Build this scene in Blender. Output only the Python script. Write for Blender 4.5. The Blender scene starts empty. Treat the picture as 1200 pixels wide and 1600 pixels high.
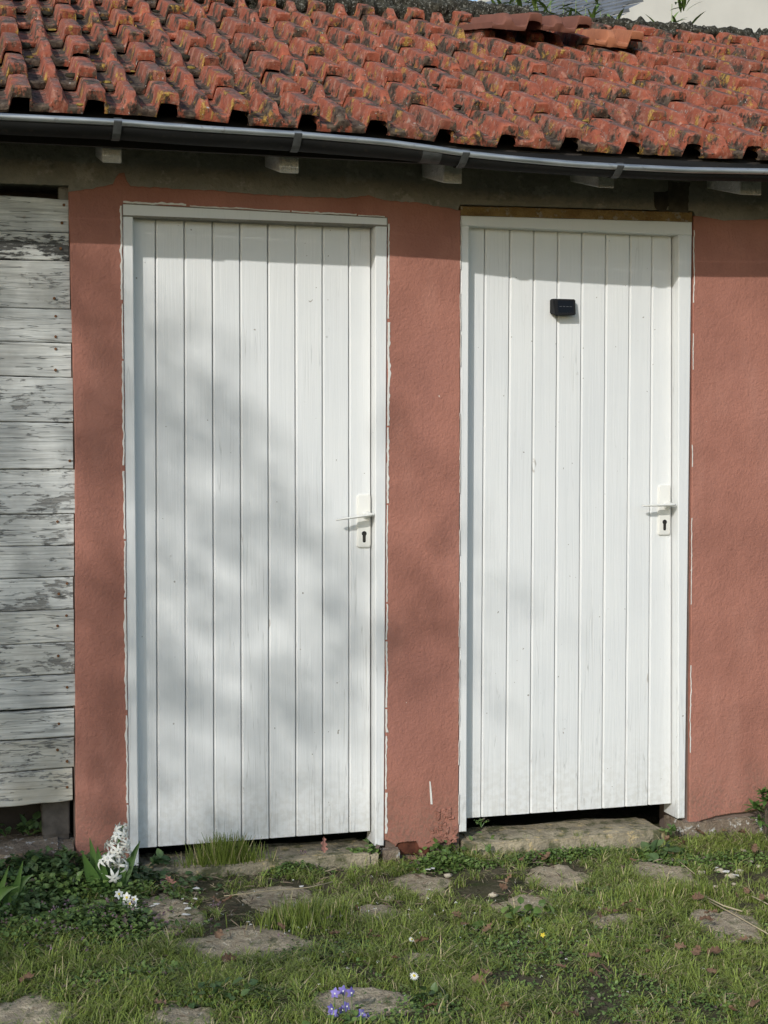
import bpy, bmesh, math, random
import numpy as np
from mathutils.geometry import delaunay_2d_cdt
from mathutils import Vector, Matrix, noise as mn
R = math.radians
rng = np.random.default_rng(7); random.seed(7)
SC = bpy.context.scene
COL = SC.collection
# ---------------------------------------------------------------- camera
CF = 2400.0; TH = R(15.5); PH = R(2.5)
CP = np.array([0, -4.93, 1.35])
fw = np.array([math.sin(TH)*math.cos(PH), math.cos(TH)*math.cos(PH), -math.sin(PH)])
rt = np.array([math.cos(TH), -math.sin(TH), 0.0]); up = np.cross(rt, fw)
cam_d = bpy.data.cameras.new('camera'); cam = bpy.data.objects.new('camera', cam_d); COL.objects.link(cam)
cam.location = CP
cam.matrix_world = Matrix(((rt[0], up[0], -fw[0], CP[0]), (rt[1], up[1], -fw[1], CP[1]), (rt[2], up[2], -fw[2], CP[2]), (0, 0, 0, 1)))
cam_d.sensor_fit = 'VERTICAL'; cam_d.sensor_height = 36; cam_d.sensor_width = 27; cam_d.lens = 54
cam_d.clip_start = 0.05; cam_d.clip_end = 1000
SC.camera = cam
# ---------------------------------------------------------------- light
SUN = np.array([-0.82, -1.0, 0.66])           # towards the sun
el = math.atan2(SUN[2], math.hypot(SUN[0], SUN[1])); az = math.atan2(SUN[0], SUN[1])
w = bpy.data.worlds.new('World'); SC.world = w; w.use_nodes = True
wn = w.node_tree; sky = wn.nodes.new('ShaderNodeTexSky'); sky.sky_type = 'NISHITA'; sky.sun_disc = False
sky.sun_elevation = el; sky.sun_rotation = az % (2*math.pi); sky.air_density = 1.2; sky.dust_density = 0.8
bg = wn.nodes['Background']; bg.inputs[1].default_value = 0.14
wn.links.new(sky.outputs[0], bg.inputs[0])
sd = bpy.data.lights.new('sun', 'SUN'); sd.energy = 2.35; sd.angle = R(0.5); sd.color = (1.0, 0.972, 0.925)
so = bpy.data.objects.new('sun', sd); COL.objects.link(so)
so.rotation_euler = Vector(-SUN).to_track_quat('-Z', 'Y').to_euler(); so.location = (-6, -8, 8)
SC.view_settings.view_transform = 'Standard'; SC.view_settings.look = 'None'
SC.view_settings.exposure = 0.12; SC.view_settings.gamma = 1.0
SC.render.resolution_x = 768; SC.render.resolution_y = 1024
# ---------------------------------------------------------------- helpers
def ray(px, py): return fw + rt*(px-600)/CF - up*(py-800)/CF
def W(px, py, y=0.0):
    d = ray(px, py); return CP + d*((y-CP[1])/d[1])
def G(px, py, z=-0.04):
    d = ray(px, py); return CP + d*((z-CP[2])/d[2])
def tag(o, label=None, cat=None, group=None, kind=None):
    if label: o['label'] = label
    if cat: o['category'] = cat
    if group: o['group'] = group
    if kind: o['kind'] = kind
    return o
def empty(name, loc):
    o = bpy.data.objects.new(name, None); o.location = loc; o.empty_display_size = .1; COL.objects.link(o)
    bpy.context.view_layer.update(); return o
def mesh(name, V, Fc, mat, parent=None, origin=None, smooth=False, attr=None):
    V = np.asarray(V, float)
    me = bpy.data.meshes.new(name)
    o3 = np.zeros(3) if origin is None else np.asarray(origin, float)
    me.from_pydata((V-o3).tolist(), [], [tuple(f) for f in Fc]); me.update()
    if attr is not None:
        a = me.color_attributes.new('rnd', 'FLOAT_COLOR', 'POINT')
        A = np.ones((len(V), 4)); attr = np.asarray(attr, float)
        A[:, :attr.shape[1]] = attr; a.data.foreach_set('color', A.ravel())
    if smooth: me.polygons.foreach_set('use_smooth', [True]*len(me.polygons))
    me.materials.append(mat)
    o = bpy.data.objects.new(name, me); COL.objects.link(o)
    if parent is not None:
        o.parent = parent
        pl = Vector((0, 0, 0)); p = parent
        while p is not None: pl += p.location; p = p.parent
        o.location = Vector(o3) - pl
    else: o.location = o3
    return o
def bmesh_obj(name, bm, mat, parent=None, origin=None, smooth=False, attr=None):
    bm.verts.ensure_lookup_table()
    V = [v.co[:] for v in bm.verts]; bm.verts.index_update(); Fc = [[v.index for v in f.verts] for f in bm.faces]; bm.free()
    return mesh(name, V, Fc, mat, parent, origin, smooth, attr)
def autosmooth(o, ang=40):
    me = o.data
    me.polygons.foreach_set('use_smooth', [True]*len(me.polygons))
    bm = bmesh.new(); bm.from_mesh(me)
    for e in bm.edges:
        if len(e.link_faces) == 2 and e.calc_face_angle(0) > R(ang): e.smooth = False
    bm.to_mesh(me); bm.free(); return o
def rbox(c, s, bev=.004, seg=2, rot=None, bm=None):
    b = bmesh.new(); bmesh.ops.create_cube(b, size=1)
    for v in b.verts: v.co = Vector((v.co.x*s[0], v.co.y*s[1], v.co.z*s[2]))
    if bev: bmesh.ops.bevel(b, geom=list(b.edges), offset=bev, segments=seg, affect='EDGES', profile=.6)
    M4 = Matrix.Translation(Vector(c)) @ (rot.to_4x4() if rot else Matrix())
    b.transform(M4)
    if bm is None: return b
    t = bpy.data.meshes.new('t'); b.to_mesh(t); bm.from_mesh(t); b.free(); bpy.data.meshes.remove(t); return bm
class Acc:
    def __init__(s): s.V = []; s.F = []; s.A = []; s.n = 0
    def add(s, V, F, A=None):
        V = np.asarray(V, float); s.V.append(V)
        s.F += [tuple(int(i)+s.n for i in f) for f in F]
        s.A.append(np.tile(np.asarray(A if A is not None else (0.5, 0.5, 0.5), float), (len(V), 1)) if (A is None or np.ndim(A) == 1) else np.asarray(A, float))
        s.n += len(V)
    def build(s, name, mat, parent=None, origin=None, smooth=False):
        return mesh(name, np.vstack(s.V), s.F, mat, parent, origin, smooth, np.vstack(s.A))
def batch(tV, tF, pos, rot, scl, attr):
    """many copies of a small template in one mesh: pos (n,3) rot (n,3,3) scl (n,) or (n,3)"""
    n = len(pos); k = len(tV); scl = np.asarray(scl)
    if scl.ndim == 1: scl = np.repeat(scl[:, None], 3, 1)
    V = np.einsum('nij,nkj->nki', rot, tV[None]*scl[:, None, :]) + pos[:, None, :]
    F = []
    for f in tF:
        F.append(np.arange(n)[:, None]*k + np.array(f)[None])
    Fl = []
    for a in F: Fl += a.tolist()
    A = np.repeat(attr, k, 0)
    return V.reshape(-1, 3), Fl, A
def rots(yaw, pitch, roll):
    cy, sy, cp, sp, cr, sr = np.cos(yaw), np.sin(yaw), np.cos(pitch), np.sin(pitch), np.cos(roll), np.sin(roll)
    z = np.zeros_like(cy); o = np.ones_like(cy)
    Rz = np.stack([np.stack([cy, -sy, z], -1), np.stack([sy, cy, z], -1), np.stack([z, z, o], -1)], -2)
    Rx = np.stack([np.stack([o, z, z], -1), np.stack([z, cp, -sp], -1), np.stack([z, sp, cp], -1)], -2)
    Ry = np.stack([np.stack([cr, z, sr], -1), np.stack([z, o, z], -1), np.stack([-sr, z, cr], -1)], -2)
    return Rz @ Rx @ Ry
def loft(rings, closed=True, cap=True):
    n = len(rings[0]); V = np.vstack(rings); F = []
    for i in range(len(rings)-1):
        for j in range(n if closed else n-1):
            a = i*n+j; b = i*n+(j+1) % n; F.append((a, b, b+n, a+n))
    if cap: F.append(tuple(range(n-1, -1, -1))); F.append(tuple(range((len(rings)-1)*n, len(rings)*n)))
    return V, F
def tube(pts, rad, n=8):
    pts = [np.asarray(p, float) for p in pts]; rings = []
    for i, p in enumerate(pts):
        t = pts[min(i+1, len(pts)-1)] - pts[max(i-1, 0)]; t /= np.linalg.norm(t)+1e-9
        a = np.cross(t, (0, 0, 1.0) if abs(t[2]) < .9 else (1.0, 0, 0)); a /= np.linalg.norm(a); b = np.cross(t, a)
        r = rad[i] if hasattr(rad, '__len__') else rad
        ang = np.linspace(0, 2*math.pi, n, endpoint=False)
        rings.append(p + r*(np.cos(ang)[:, None]*a + np.sin(ang)[:, None]*b))
    return loft(rings)
def N(x, y=0, z=0): return mn.noise(Vector((x, y, z)))
# ---------------------------------------------------------------- material helpers
class NT:
    def __init__(s, name, rough=.7, spec=.3):
        s.m = bpy.data.materials.new(name); s.m.use_nodes = True; s.t = s.m.node_tree
        s.b = s.t.nodes['Principled BSDF']; s.b.inputs['Roughness'].default_value = rough
        s.b.inputs['Specular IOR Level'].default_value = spec
    def n(s, ty, **kw):
        x = s.t.nodes.new(ty)
        for k, v in kw.items(): setattr(x, k, v)
        return x
    def l(s, a, b): s.t.links.new(a, b)
    def put(s, inp, v):
        if isinstance(v, bpy.types.NodeSocket): s.l(v, inp)
        else: inp.default_value = v
    def obj(s): return s.n('ShaderNodeTexCoord').outputs['Object']
    def map(s, v, sc=(1, 1, 1), off=None):
        m = s.n('ShaderNodeMapping'); s.l(v, m.inputs[0]); m.inputs['Scale'].default_value = sc
        if off is not None: s.put(m.inputs['Location'], off)
        return m.outputs[0]
    def noise(s, v, sc, det=4, ro=.55, dist=0):
        x = s.n('ShaderNodeTexNoise'); s.l(v, x.inputs['Vector']); x.inputs['Scale'].default_value = sc
        x.inputs['Detail'].default_value = det; x.inputs['Roughness'].default_value = ro; x.inputs['Distortion'].default_value = dist
        return x.outputs[0]
    def vor(s, v, sc, feat='F1'):
        x = s.n('ShaderNodeTexVoronoi', feature=feat); s.l(v, x.inputs['Vector']); x.inputs['Scale'].default_value = sc
        return x.outputs[0]
    def rng(s, v, a, b, c=0.0, d=1.0):
        x = s.n('ShaderNodeMapRange'); s.put(x.inputs[0], v)
        for i, q in enumerate((a, b, c, d)): x.inputs[i+1].default_value = q
        return x.outputs[0]
    def math(s, op, a, b=None, c=None):
        x = s.n('ShaderNodeMath', operation=op); s.put(x.inputs[0], a)
        if b is not None: s.put(x.inputs[1], b)
        if c is not None: s.put(x.inputs[2], c)
        return x.outputs[0]
    def mix(s, f, a, b, bt='MIX'):
        x = s.n('ShaderNodeMix', data_type='RGBA', blend_type=bt); s.put(x.inputs[0], f)
        for i, q in ((6, a), (7, b)):
            s.put(x.inputs[i], (*q, 1) if isinstance(q, tuple) and len(q) == 3 else q)
        return x.outputs[2]
    def attr(s, ch=0):
        a = s.n('ShaderNodeAttribute', attribute_name='rnd'); p = s.n('ShaderNodeSeparateColor'); s.l(a.outputs[0], p.inputs[0])
        return p.outputs[ch]
    def attrv(s):
        return s.n('ShaderNodeAttribute', attribute_name='rnd').outputs['Vector']
    def sep(s, v, i):
        p = s.n('ShaderNodeSeparateXYZ'); s.l(v, p.inputs[0]); return p.outputs[i]
    def bump(s, h, st=.5, d=.01, nrm=None):
        x = s.n('ShaderNodeBump'); s.l(h, x.inputs['Height']); x.inputs['Strength'].default_value = st; x.inputs['Distance'].default_value = d
        if nrm is not None: s.l(nrm, x.inputs['Normal'])
        return x.outputs[0]
    def col(s, c): s.put(s.b.inputs['Base Color'], (*c, 1) if isinstance(c, tuple) else c); return s
    def nor(s, v): s.l(v, s.b.inputs['Normal']); return s

def m_simple(name, c, rough=.7, var=.15, sc=30, bump=.3, d=.002, metal=0):
    x = NT(name, rough); v = x.obj(); n = x.noise(v, sc, 5)
    x.col(x.mix(x.rng(n, .3, .7), tuple(q*(1-var) for q in c), tuple(min(1, q*(1+var)) for q in c)))
    if bump: x.nor(x.bump(n, bump, d))
    x.b.inputs['Metallic'].default_value = metal
    return x.m
def m_plaster():
    x = NT('salmon_plaster', .85, .2); v = x.obj()
    big = x.noise(v, 3.5, 4); mid = x.noise(v, 22, 5, .6); fine = x.noise(x.map(v, (1, 1, .8)), 120, 4, .6); sw = x.noise(v, 45, 3, .5, 1.2)
    c = x.mix(x.rng(big, .38, .62), (.325, .143, .106), (.40, .178, .132))
    c = x.mix(x.rng(mid, .55, .75, 0, .35), c, (.30, .128, .094))
    blot = x.math('MULTIPLY', x.rng(x.noise(x.map(v, (1, 1, .5)), 2.2, 3), .52, .66, 0, .4), 1.0)
    c = x.mix(blot, c, (.31, .14, .112))
    # hairline cracks
    vc = x.vor(x.map(v, (1, 1, .6)), 3.0, 'DISTANCE_TO_EDGE')
    nz = x.noise(v, 9, 4); wv = x.math('ADD', vc, x.math('MULTIPLY', x.math('SUBTRACT', nz, .5), .25))
    cr = x.math('MULTIPLY', x.rng(x.math('ABSOLUTE', wv), 0, .006, 1, 0), x.rng(x.noise(v, 1.6, 2), .66, .70))
    c = x.mix(x.math('MULTIPLY', cr, .6), c, (.14, .05, .035))
    # white chips
    ch = x.math('GREATER_THAN', x.noise(v, 38, 2), .79)
    c = x.mix(ch, c, (.62, .52, .45))
    zz = x.sep(v, 2); spl = x.math('MULTIPLY', x.rng(x.math('ADD', zz, x.math('MULTIPLY', x.noise(v, 7, 5, .7), .35)), .22, .42, 1, 0), x.rng(fine, .40, .62)); c = x.mix(x.math('MULTIPLY', spl, .55), c, (.20, .135, .10))
    lt_ = x.rng(x.noise(x.map(v, (1, 1, .35)), 5, 4, .6), .52, .70, 0, .35); c = x.mix(lt_, c, (.47, .235, .18))
    x.col(c)
    h = x.math('ADD', x.math('MULTIPLY', sw, .55), x.math('MULTIPLY', fine, .9)); h = x.math('ADD', h, x.math('MULTIPLY', mid, .7))
    h = x.math('SUBTRACT', h, x.math('MULTIPLY', cr, .6))
    tr = x.noise(x.map(v, (1, 1, .5)), 9, 3, .5, 1.5); h = x.math('ADD', h, x.math('MULTIPLY', tr, 1.3)); x.nor(x.bump(h, .8, .0045)); return x.m
def m_paint():
    x = NT('white_gloss_paint_on_wood', .5, .35); o = x.obj()
    off = x.n('ShaderNodeVectorMath', operation='SCALE'); x.l(x.attrv(), off.inputs[0]); off.inputs['Scale'].default_value = 37
    v0 = x.n('ShaderNodeVectorMath', operation='ADD'); x.l(o, v0.inputs[0]); x.l(off.outputs[0], v0.inputs[1]); v0 = v0.outputs[0]
    grain = x.noise(x.map(v0, (70, 30, 2.2)), 1.6, 5, .6, .35)
    wob = x.noise(x.map(v0, (26, 10, 1.1)), 1.0, 3, .5, .4)
    c = x.mix(x.rng(x.noise(v0, 2.5, 3), .3, .7), (.72, .735, .735), (.775, .785, .775))
    c = x.mix(x.rng(grain, .55, .8, 0, .22), c, (.60, .62, .61))
    lines = x.rng(x.math('ABSOLUTE', x.math('SUBTRACT', x.noise(x.map(v0, (55, 20, 1.5)), 1.0, 2, .4), .5)), 0, .010, 1, 0)
    z = x.sep(o, 2)
    low = x.rng(x.math('ADD', z, x.math('MULTIPLY', x.noise(v0, 6, 2), .7)), .45, .95, 1, 0)
    patch = x.rng(x.noise(x.map(v0, (4, 4, 1.3)), 1.5, 2), .50, .62, 0, 1)
    cr = x.math('MULTIPLY', lines, x.math('MAXIMUM', x.math('MULTIPLY', low, .6), x.math('MULTIPLY', patch, .55)))
    cr = x.math('MULTIPLY', x.math('MULTIPLY', cr, x.attr(2)), .75)
    c = x.mix(cr, c, (.24, .23, .21))
    kv = x.vor(x.map(v0, (1, 1, .45)), 5.5)
    knot = x.rng(x.math('ABSOLUTE', x.math('SUBTRACT', kv, .05)), 0, .02, 1, 0)
    kn = x.math('MULTIPLY', knot, x.rng(x.noise(v0, 40, 3), .5, .62))
    c = x.mix(x.math('MULTIPLY', kn, .85), c, (.38, .35, .30))
    spk = x.math('GREATER_THAN', x.noise(v0, 60, 1), .80)
    c = x.mix(x.math('MULTIPLY', spk, .7), c, (.22, .19, .15))
    zz = x.sep(o, 2); gr_ = x.math('MULTIPLY', x.rng(x.math('ADD', zz, x.math('MULTIPLY', x.noise(v0, 9, 5, .7), .3)), .16, .42, 1, 0), x.rng(x.noise(v0, 50, 4), .40, .62)); c = x.mix(x.math('MULTIPLY', gr_, .28), c, (.40, .37, .30))
    x.col(c)
    h = x.math('ADD', x.math('MULTIPLY', grain, .9), x.math('MULTIPLY', wob, 1.0)); h = x.math('SUBTRACT', h, x.math('MULTIPLY', cr, 1.2))
    h = x.math('ADD', h, x.math('MULTIPLY', kn, .8))
    x.nor(x.bump(h, .55, .0022)); return x.m
def m_peel():
    """old white paint peeling off grey weathered boards; R = random, G = how much has peeled, B = yellowing"""
    x = NT('peeling_white_paint', .8, .2); o = x.obj()
    off = x.n('ShaderNodeVectorMath', operation='SCALE'); x.l(x.attrv(), off.inputs[0]); off.inputs['Scale'].default_value = 23
    v0 = x.n('ShaderNodeVectorMath', operation='ADD'); x.l(o, v0.inputs[0]); x.l(off.outputs[0], v0.inputs[1]); v0 = v0.outputs[0]
    grain = x.noise(x.map(v0, (3, 20, 75)), 1.5, 6, .65, .5)
    big = x.noise(x.map(v0, (4.5, 4, 11)), 1.8, 5, .6, .3); fine = x.noise(x.map(v0, (14, 10, 60)), 1.6, 5, .7)
    mk = x.math('ADD', x.math('MULTIPLY', big, .52), x.math('MULTIPLY', fine, .48))
    th = x.rng(x.attr(1), 0, 1, .72, .42)
    mask = x.math('SUBTRACT', mk, th); mask = x.rng(mask, -.012, .030)
    wood = x.mix(x.rng(grain, .35, .65), (.14, .137, .128), (.33, .325, .305)); wood = x.mix(x.math('GREATER_THAN', x.attr(1), .64), wood, x.mix(x.rng(grain, .35, .65), (.045, .045, .043), (.13, .128, .12)))
    pa = x.mix(x.rng(x.noise(v0, 7, 4), .35, .65), (.52, .53, .51), (.72, .725, .69))
    pa = x.mix(x.rng(grain, .42, .70, 0, .75), pa, (.25, .25, .238)); pa = x.mix(x.rng(x.noise(x.map(v0, (6, 6, 9)), 1.4, 4, .6), .5, .7, 0, .45), pa, (.34, .34, .325))
    pa = x.mix(x.math('MULTIPLY', x.attr(2), x.rng(x.noise(v0, 4, 3), .4, .6)), pa, (.48, .40, .25))
    c = x.mix(mask, pa, wood)
    rust = x.math('MULTIPLY', x.rng(x.vor(v0, 9), .0, .07, 1, 0), x.rng(x.noise(v0, 60, 3), .45, .6))
    c = x.mix(x.math('MULTIPLY', rust, .6), c, (.30, .15, .05))
    cl = x.rng(x.math('ABSOLUTE', x.math('SUBTRACT', x.noise(x.map(v0, (1.6, 4, 30)), 1.2, 3), .5)), 0, .006, 1, 0)
    c = x.mix(x.math('MULTIPLY', cl, .7), c, (.04, .04, .037))
    x.col(c)
    h = x.math('SUBTRACT', x.math('MULTIPLY', grain, .7), x.math('MULTIPLY', mask, .8)); h = x.math('SUBTRACT', h, cl)
    x.nor(x.bump(h, .8, .003)); return x.m
def m_tile(new=None):
    """R random per tile, G = 1 on upward facing top, 0 on front faces, B = pan"""
    x = NT('clay_tile', .8, .25); o = x.obj(); r = x.attr(0)
    off = x.n('ShaderNodeCombineXYZ'); x.l(x.math('MULTIPLY', r, 19.0), off.inputs[0]); x.l(x.math('MULTIPLY', r, 7.0), off.inputs[1])
    v0 = x.n('ShaderNodeVectorMath', operation='ADD'); x.l(o, v0.inputs[0]); x.l(off.outputs[0], v0.inputs[1]); v = v0.outputs[0]
    n1 = x.noise(v, 14, 6, .65); n2 = x.noise(v, 45, 5, .6); n3 = x.noise(v, 160, 3)
    if new:
        c = x.mix(x.rng(n1, .3, .7), tuple(q*.8 for q in new), new); c = x.mix(x.rng(n2, .5, .7, 0, .25), c, (.16, .07, .045))
        x.col(c); x.nor(x.bump(n3, .3, .001)); return x.m
    vs = x.map(v, (1, .36, .36)); s1 = x.noise(vs, 26, 6, .65); s2 = x.noise(vs, 60, 5, .7); s3 = x.noise(x.map(v, (1, .55, .55), (4, 9, 2)), 15, 6, .72)
    c = x.mix(x.rng(n1, .3, .7), (.24, .064, .037), (.44, .122, .066))
    c = x.mix(x.math('MULTIPLY', x.rng(r, .55, .95), .55), c, (.20, .075, .050))
    c = x.mix(x.rng(s2, .50, .66, 0, .55), c, (.55, .29, .20)); c = x.mix(x.rng(x.noise(v, 33, 4, .7), .58, .66, 0, .5), c, (.40, .34, .28))
    top = x.math('MULTIPLY', x.attr(1), x.rng(s1, .42, .56, .05, .82))
    c = x.mix(top, c, x.mix(x.rng(n3, .4, .6), (.085, .062, .052), (.19, .135, .11)))
    pan = x.math('ADD', x.math('MULTIPLY', x.attr(2), .105), s3)
    alg = x.rng(pan, .53, .59, 0, .95)
    c = x.mix(alg, c, x.mix(x.rng(n2, .4, .6), (.024, .022, .017), (.115, .092, .066)))
    lic = x.math('SUBTRACT', x.noise(x.map(v, (1, .7, .7), (3, 5, 1)), 13, 6, .75), x.math('MULTIPLY', x.attr(1), .055))
    lic = x.math('MULTIPLY', x.rng(lic, .55, .59), x.rng(s2, .44, .54))
    c = x.mix(x.math('MULTIPLY', lic, .85), c, x.mix(x.rng(n3, .35, .65), (.30, .155, .025), (.55, .36, .09)))
    wh = x.rng(x.noise(v, 85, 2), .70, .73); c = x.mix(x.math('MULTIPLY', wh, .8), c, (.52, .50, .46))
    pit = x.rng(x.noise(v, 70, 2), .33, .29, 0, .85); c = x.mix(pit, c, (.05, .03, .022))
    x.col(c)
    h = x.math('ADD', x.math('MULTIPLY', n2, .8), x.math('MULTIPLY', n3, .4)); h = x.math('ADD', h, x.math('MULTIPLY', alg, .25)); h = x.math('SUBTRACT', h, x.math('MULTIPLY', pit, .5))
    h = x.math('ADD', h, x.math('MULTIPLY', lic, .4))
    x.nor(x.bump(h, .9, .004)); return x.m
def m_leaf(name, c1, c2, c3=None, rough=.55, trans=.0, third=.88):
    x = NT(name, rough, .35); r = x.attr(0)
    c = x.mix(r, c1, c2)
    if c3: c = x.mix(x.math('GREATER_THAN', x.attr(1), third), c, c3)
    c = x.mix(x.rng(x.attr(2), 0, 1, .0, .55), c, tuple(q*.4 for q in c1))
    x.col(c)
    if trans: x.b.inputs['Subsurface Weight'].default_value = 0
    return x.m
def m_stone(name, a, b, pale=None, moss=0.0, sc=9):
    x = NT(name, .9, .2); v = x.obj(); n1 = x.noise(v, sc, 7, .65); n2 = x.noise(v, sc*7, 5, .6)
    c = x.mix(x.rng(n1, .35, .65), a, b); c = x.mix(x.rng(n2, .55, .75, 0, .5), c, tuple(q*.45 for q in a))
    if pale: c = x.mix(x.rng(x.noise(v, sc*2.3, 6, .7), .56, .62, 0, .85), c, pale)
    if moss: c = x.mix(x.rng(x.noise(v, sc*1.1, 5, .7), .56-moss, .66-moss, 0, .75), c, (.07, .085, .03))
    x.col(c); x.nor(x.bump(x.math('ADD', n1, x.math('MULTIPLY', n2, .6)), 1.0, .014)); return x.m
MT = {}
MT['plaster'] = m_plaster(); MT['paint'] = m_paint(); MT['peel'] = m_peel(); MT['tile'] = m_tile()
MT['tile_brown'] = m_tile((.225, .095, .066)); MT['tile_orange'] = m_tile((.47, .185, .095))
MT['beam'] = m_stone('weathered_eaves_board', (.19, .18, .155), (.27, .255, .22), (.33, .31, .275), 0, 5)
MT['masonry'] = m_simple('old_masonry', (.16, .12, .10), .95)
MT['dark'] = m_simple('shade_dark_boarding', (.035, .030, .026), .95)  # near-black colour stands in for shade under the eaves and in gaps
MT['hardware'] = m_simple('cream_plastic', (.75, .745, .70), .35, .04, 15, .05)
MT['metal_dark'] = m_simple('dark_steel', (.05, .048, .045), .35, .2, 40, .1, .001, .6)
MT['black'] = m_simple('black_plastic', (.009, .009, .010), .6, .2, 30, .05)
MT['panelglass'] = m_simple('solar_cell', (.005, .006, .008), .35, .1, 30, 0)
MT['silver'] = m_simple('silver_contact', (.14, .145, .15), .4, .05, 30, 0)
MT['steel_rust'] = m_simple('rusty_nail', (.16, .075, .035), .8, .5, 200, .4)
MT['moss'] = m_simple('dark_moss', (.030, .026, .014), .95, .6, 60, .9, .01)
MT['lichen'] = m_simple('yellow_lichen', (.27, .19, .045), .95, .4, 60, .8, .006)
MT['ridge'] = m_stone('mossy_ridge_mortar', (.022, .021, .016), (.10, .095, .07), (.42, .41, .36), .0, 42)
MT['plinth'] = m_stone('plinth_stone', (.20, .15, .11), (.33, .27, .20), (.66, .64, .60), .0, 14)
MT['step'] = m_stone('step_stone', (.27, .235, .165), (.47, .40, .28), (.60, .47, .25), .06, 12)
MT['slab'] = m_stone('flat_garden_stone', (.30, .25, .175), (.54, .455, .32), (.68, .59, .43), .03, 18)
MT['pebble'] = m_simple('cream_pebble', (.50, .44, .33), .8, .2, 60, .4)
MT['post'] = m_simple('grey_timber', (.095, .085, .075), .9, .4, 25, .8, .004)
def m_zinc():
    x = NT('weathered_zinc', .38, .5); v = x.obj(); n = x.noise(x.map(v, (6, 30, 30)), 1.5, 5); n2 = x.noise(v, 50, 4)
    c = x.mix(x.rng(n, .3, .7), (.33, .35, .35), (.50, .52, .52)); c = x.mix(x.rng(n2, .62, .75, 0, .6), c, (.16, .12, .09))
    x.col(c); x.b.inputs['Metallic'].default_value = .75; x.nor(x.bump(n2, .25, .001))
    x.l(x.rng(n, .3, .7, .34, .55), x.b.inputs['Roughness']); return x.m
MT['zinc'] = m_zinc(); MT['bracket'] = m_simple('dull_bracket', (.07, .072, .07), .6, .35, 40, .3, .001, .2)
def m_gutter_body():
    x = NT('dark_gutter_zinc', .75, .15); v = x.obj(); n = x.noise(x.map(v, (3, 25, 25)), 1.5, 5); n2 = x.noise(v, 40, 4)
    c = x.mix(x.rng(n, .3, .7), (.009, .009, .009), (.020, .020, .019)); c = x.mix(x.rng(n2, .6, .75, 0, .5), c, (.05, .04, .03))  # body colour set near black, far darker than the bead
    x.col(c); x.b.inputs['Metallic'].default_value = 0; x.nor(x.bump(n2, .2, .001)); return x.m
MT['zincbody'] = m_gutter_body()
def m_soil():
    x = NT('garden_soil', .95, .15); v = x.obj(); n = x.noise(v, 5, 6, .6); n2 = x.noise(v, 60, 6, .7)
    c = x.mix(x.rng(n, .35, .65), (.050, .050, .025), (.11, .095, .06)); c = x.mix(x.rng(n2, .5, .7, 0, .6), c, (.19, .16, .11))  # soil darkened so the gaps between blades read as shadow
    c = x.mix(x.rng(x.noise(v, 14, 4), .5, .65, 0, .7), c, (.035, .055, .014))
    x.col(c); x.nor(x.bump(n2, .9, .012)); return x.m
MT['soil'] = m_soil()
MT['grass'] = m_leaf('grass', (.125, .175, .028), (.35, .43, .090), (.55, .46, .26), .5)
MT['cover'] = m_leaf('ground_cover', (.075, .14, .033), (.19, .28, .070), (.14, .09, .085), .5, third=.95)
MT['fern'] = m_leaf('bulb_leaf', (.05, .115, .025), (.11, .20, .05), None, .42)
MT['darkleaf'] = m_leaf('dark_leaf', (.05, .10, .035), (.13, .20, .070), None, .5)
MT['bamboo'] = m_leaf('bamboo_leaf', (.10, .17, .035), (.22, .30, .09), None, .5)
MT['petal'] = m_leaf('white_petal', (.74, .74, .68), (.80, .80, .74), None, .6)
MT['violet'] = m_leaf('violet_petal', (.17, .13, .42), (.30, .25, .62), None, .6)
MT['yellow'] = m_leaf('yellow_flower', (.60, .46, .02), (.75, .60, .08), None, .6)
MT['brown'] = m_leaf('dead_oak_leaf', (.10, .055, .032), (.27, .165, .10), None, .75)
MT['straw'] = m_leaf('straw', (.38, .31, .19), (.50, .43, .29), None, .8)
MT['crown'] = m_leaf('tree_leaf', (.05, .09, .02), (.10, .15, .04), None, .6)
MT['bark'] = m_simple('bark', (.10, .08, .06), .9, .4, 12, .9, .02)
MT['flake'] = m_simple('paint_flake', (.70, .69, .65), .7, .1, 30, .1)
MT['render'] = m_simple('pale_house_render', (.60, .58, .52), .9, .06, 3, .2)
MT['yellowfoam'] = m_stone('old_yellow_filler', (.19, .115, .045), (.30, .20, .085), (.34, .30, .24), 0, 14)

# ================================================================ GROUND
def gz(x, y):
    return -.052 + .012*N(x*1.3, y*1.3, 3) + .008*N(x*5, y*5, 8) + (.05*max(0, min(1, (1.0-x)/.8))*max(0, min(1, (y+1.0)/1.0)) if y < 0 else 0)*.5
def ground():
    xs = np.concatenate([[-200, -80, -30, -12, -6, -3.5], np.linspace(-2, 5, 176), [6.5, 9, 15, 30, 80, 200]])
    ys = np.concatenate([[-200, -80, -30, -12, -6, -4], np.linspace(-3, .4, 100), [2, 4, 7, 12, 30, 80, 200]])
    V = [(x, y, gz(x, y) if (-3 < y <= .4 and -2 < x < 5) else -.05) for y in ys for x in xs]
    nx = len(xs); F = [(j*nx+i, j*nx+i+1, (j+1)*nx+i+1, (j+1)*nx+i) for j in range(len(ys)-1) for i in range(nx-1)]
    tag(mesh('ground', V, F, MT['soil'], smooth=True), kind='structure')
ground()

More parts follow.
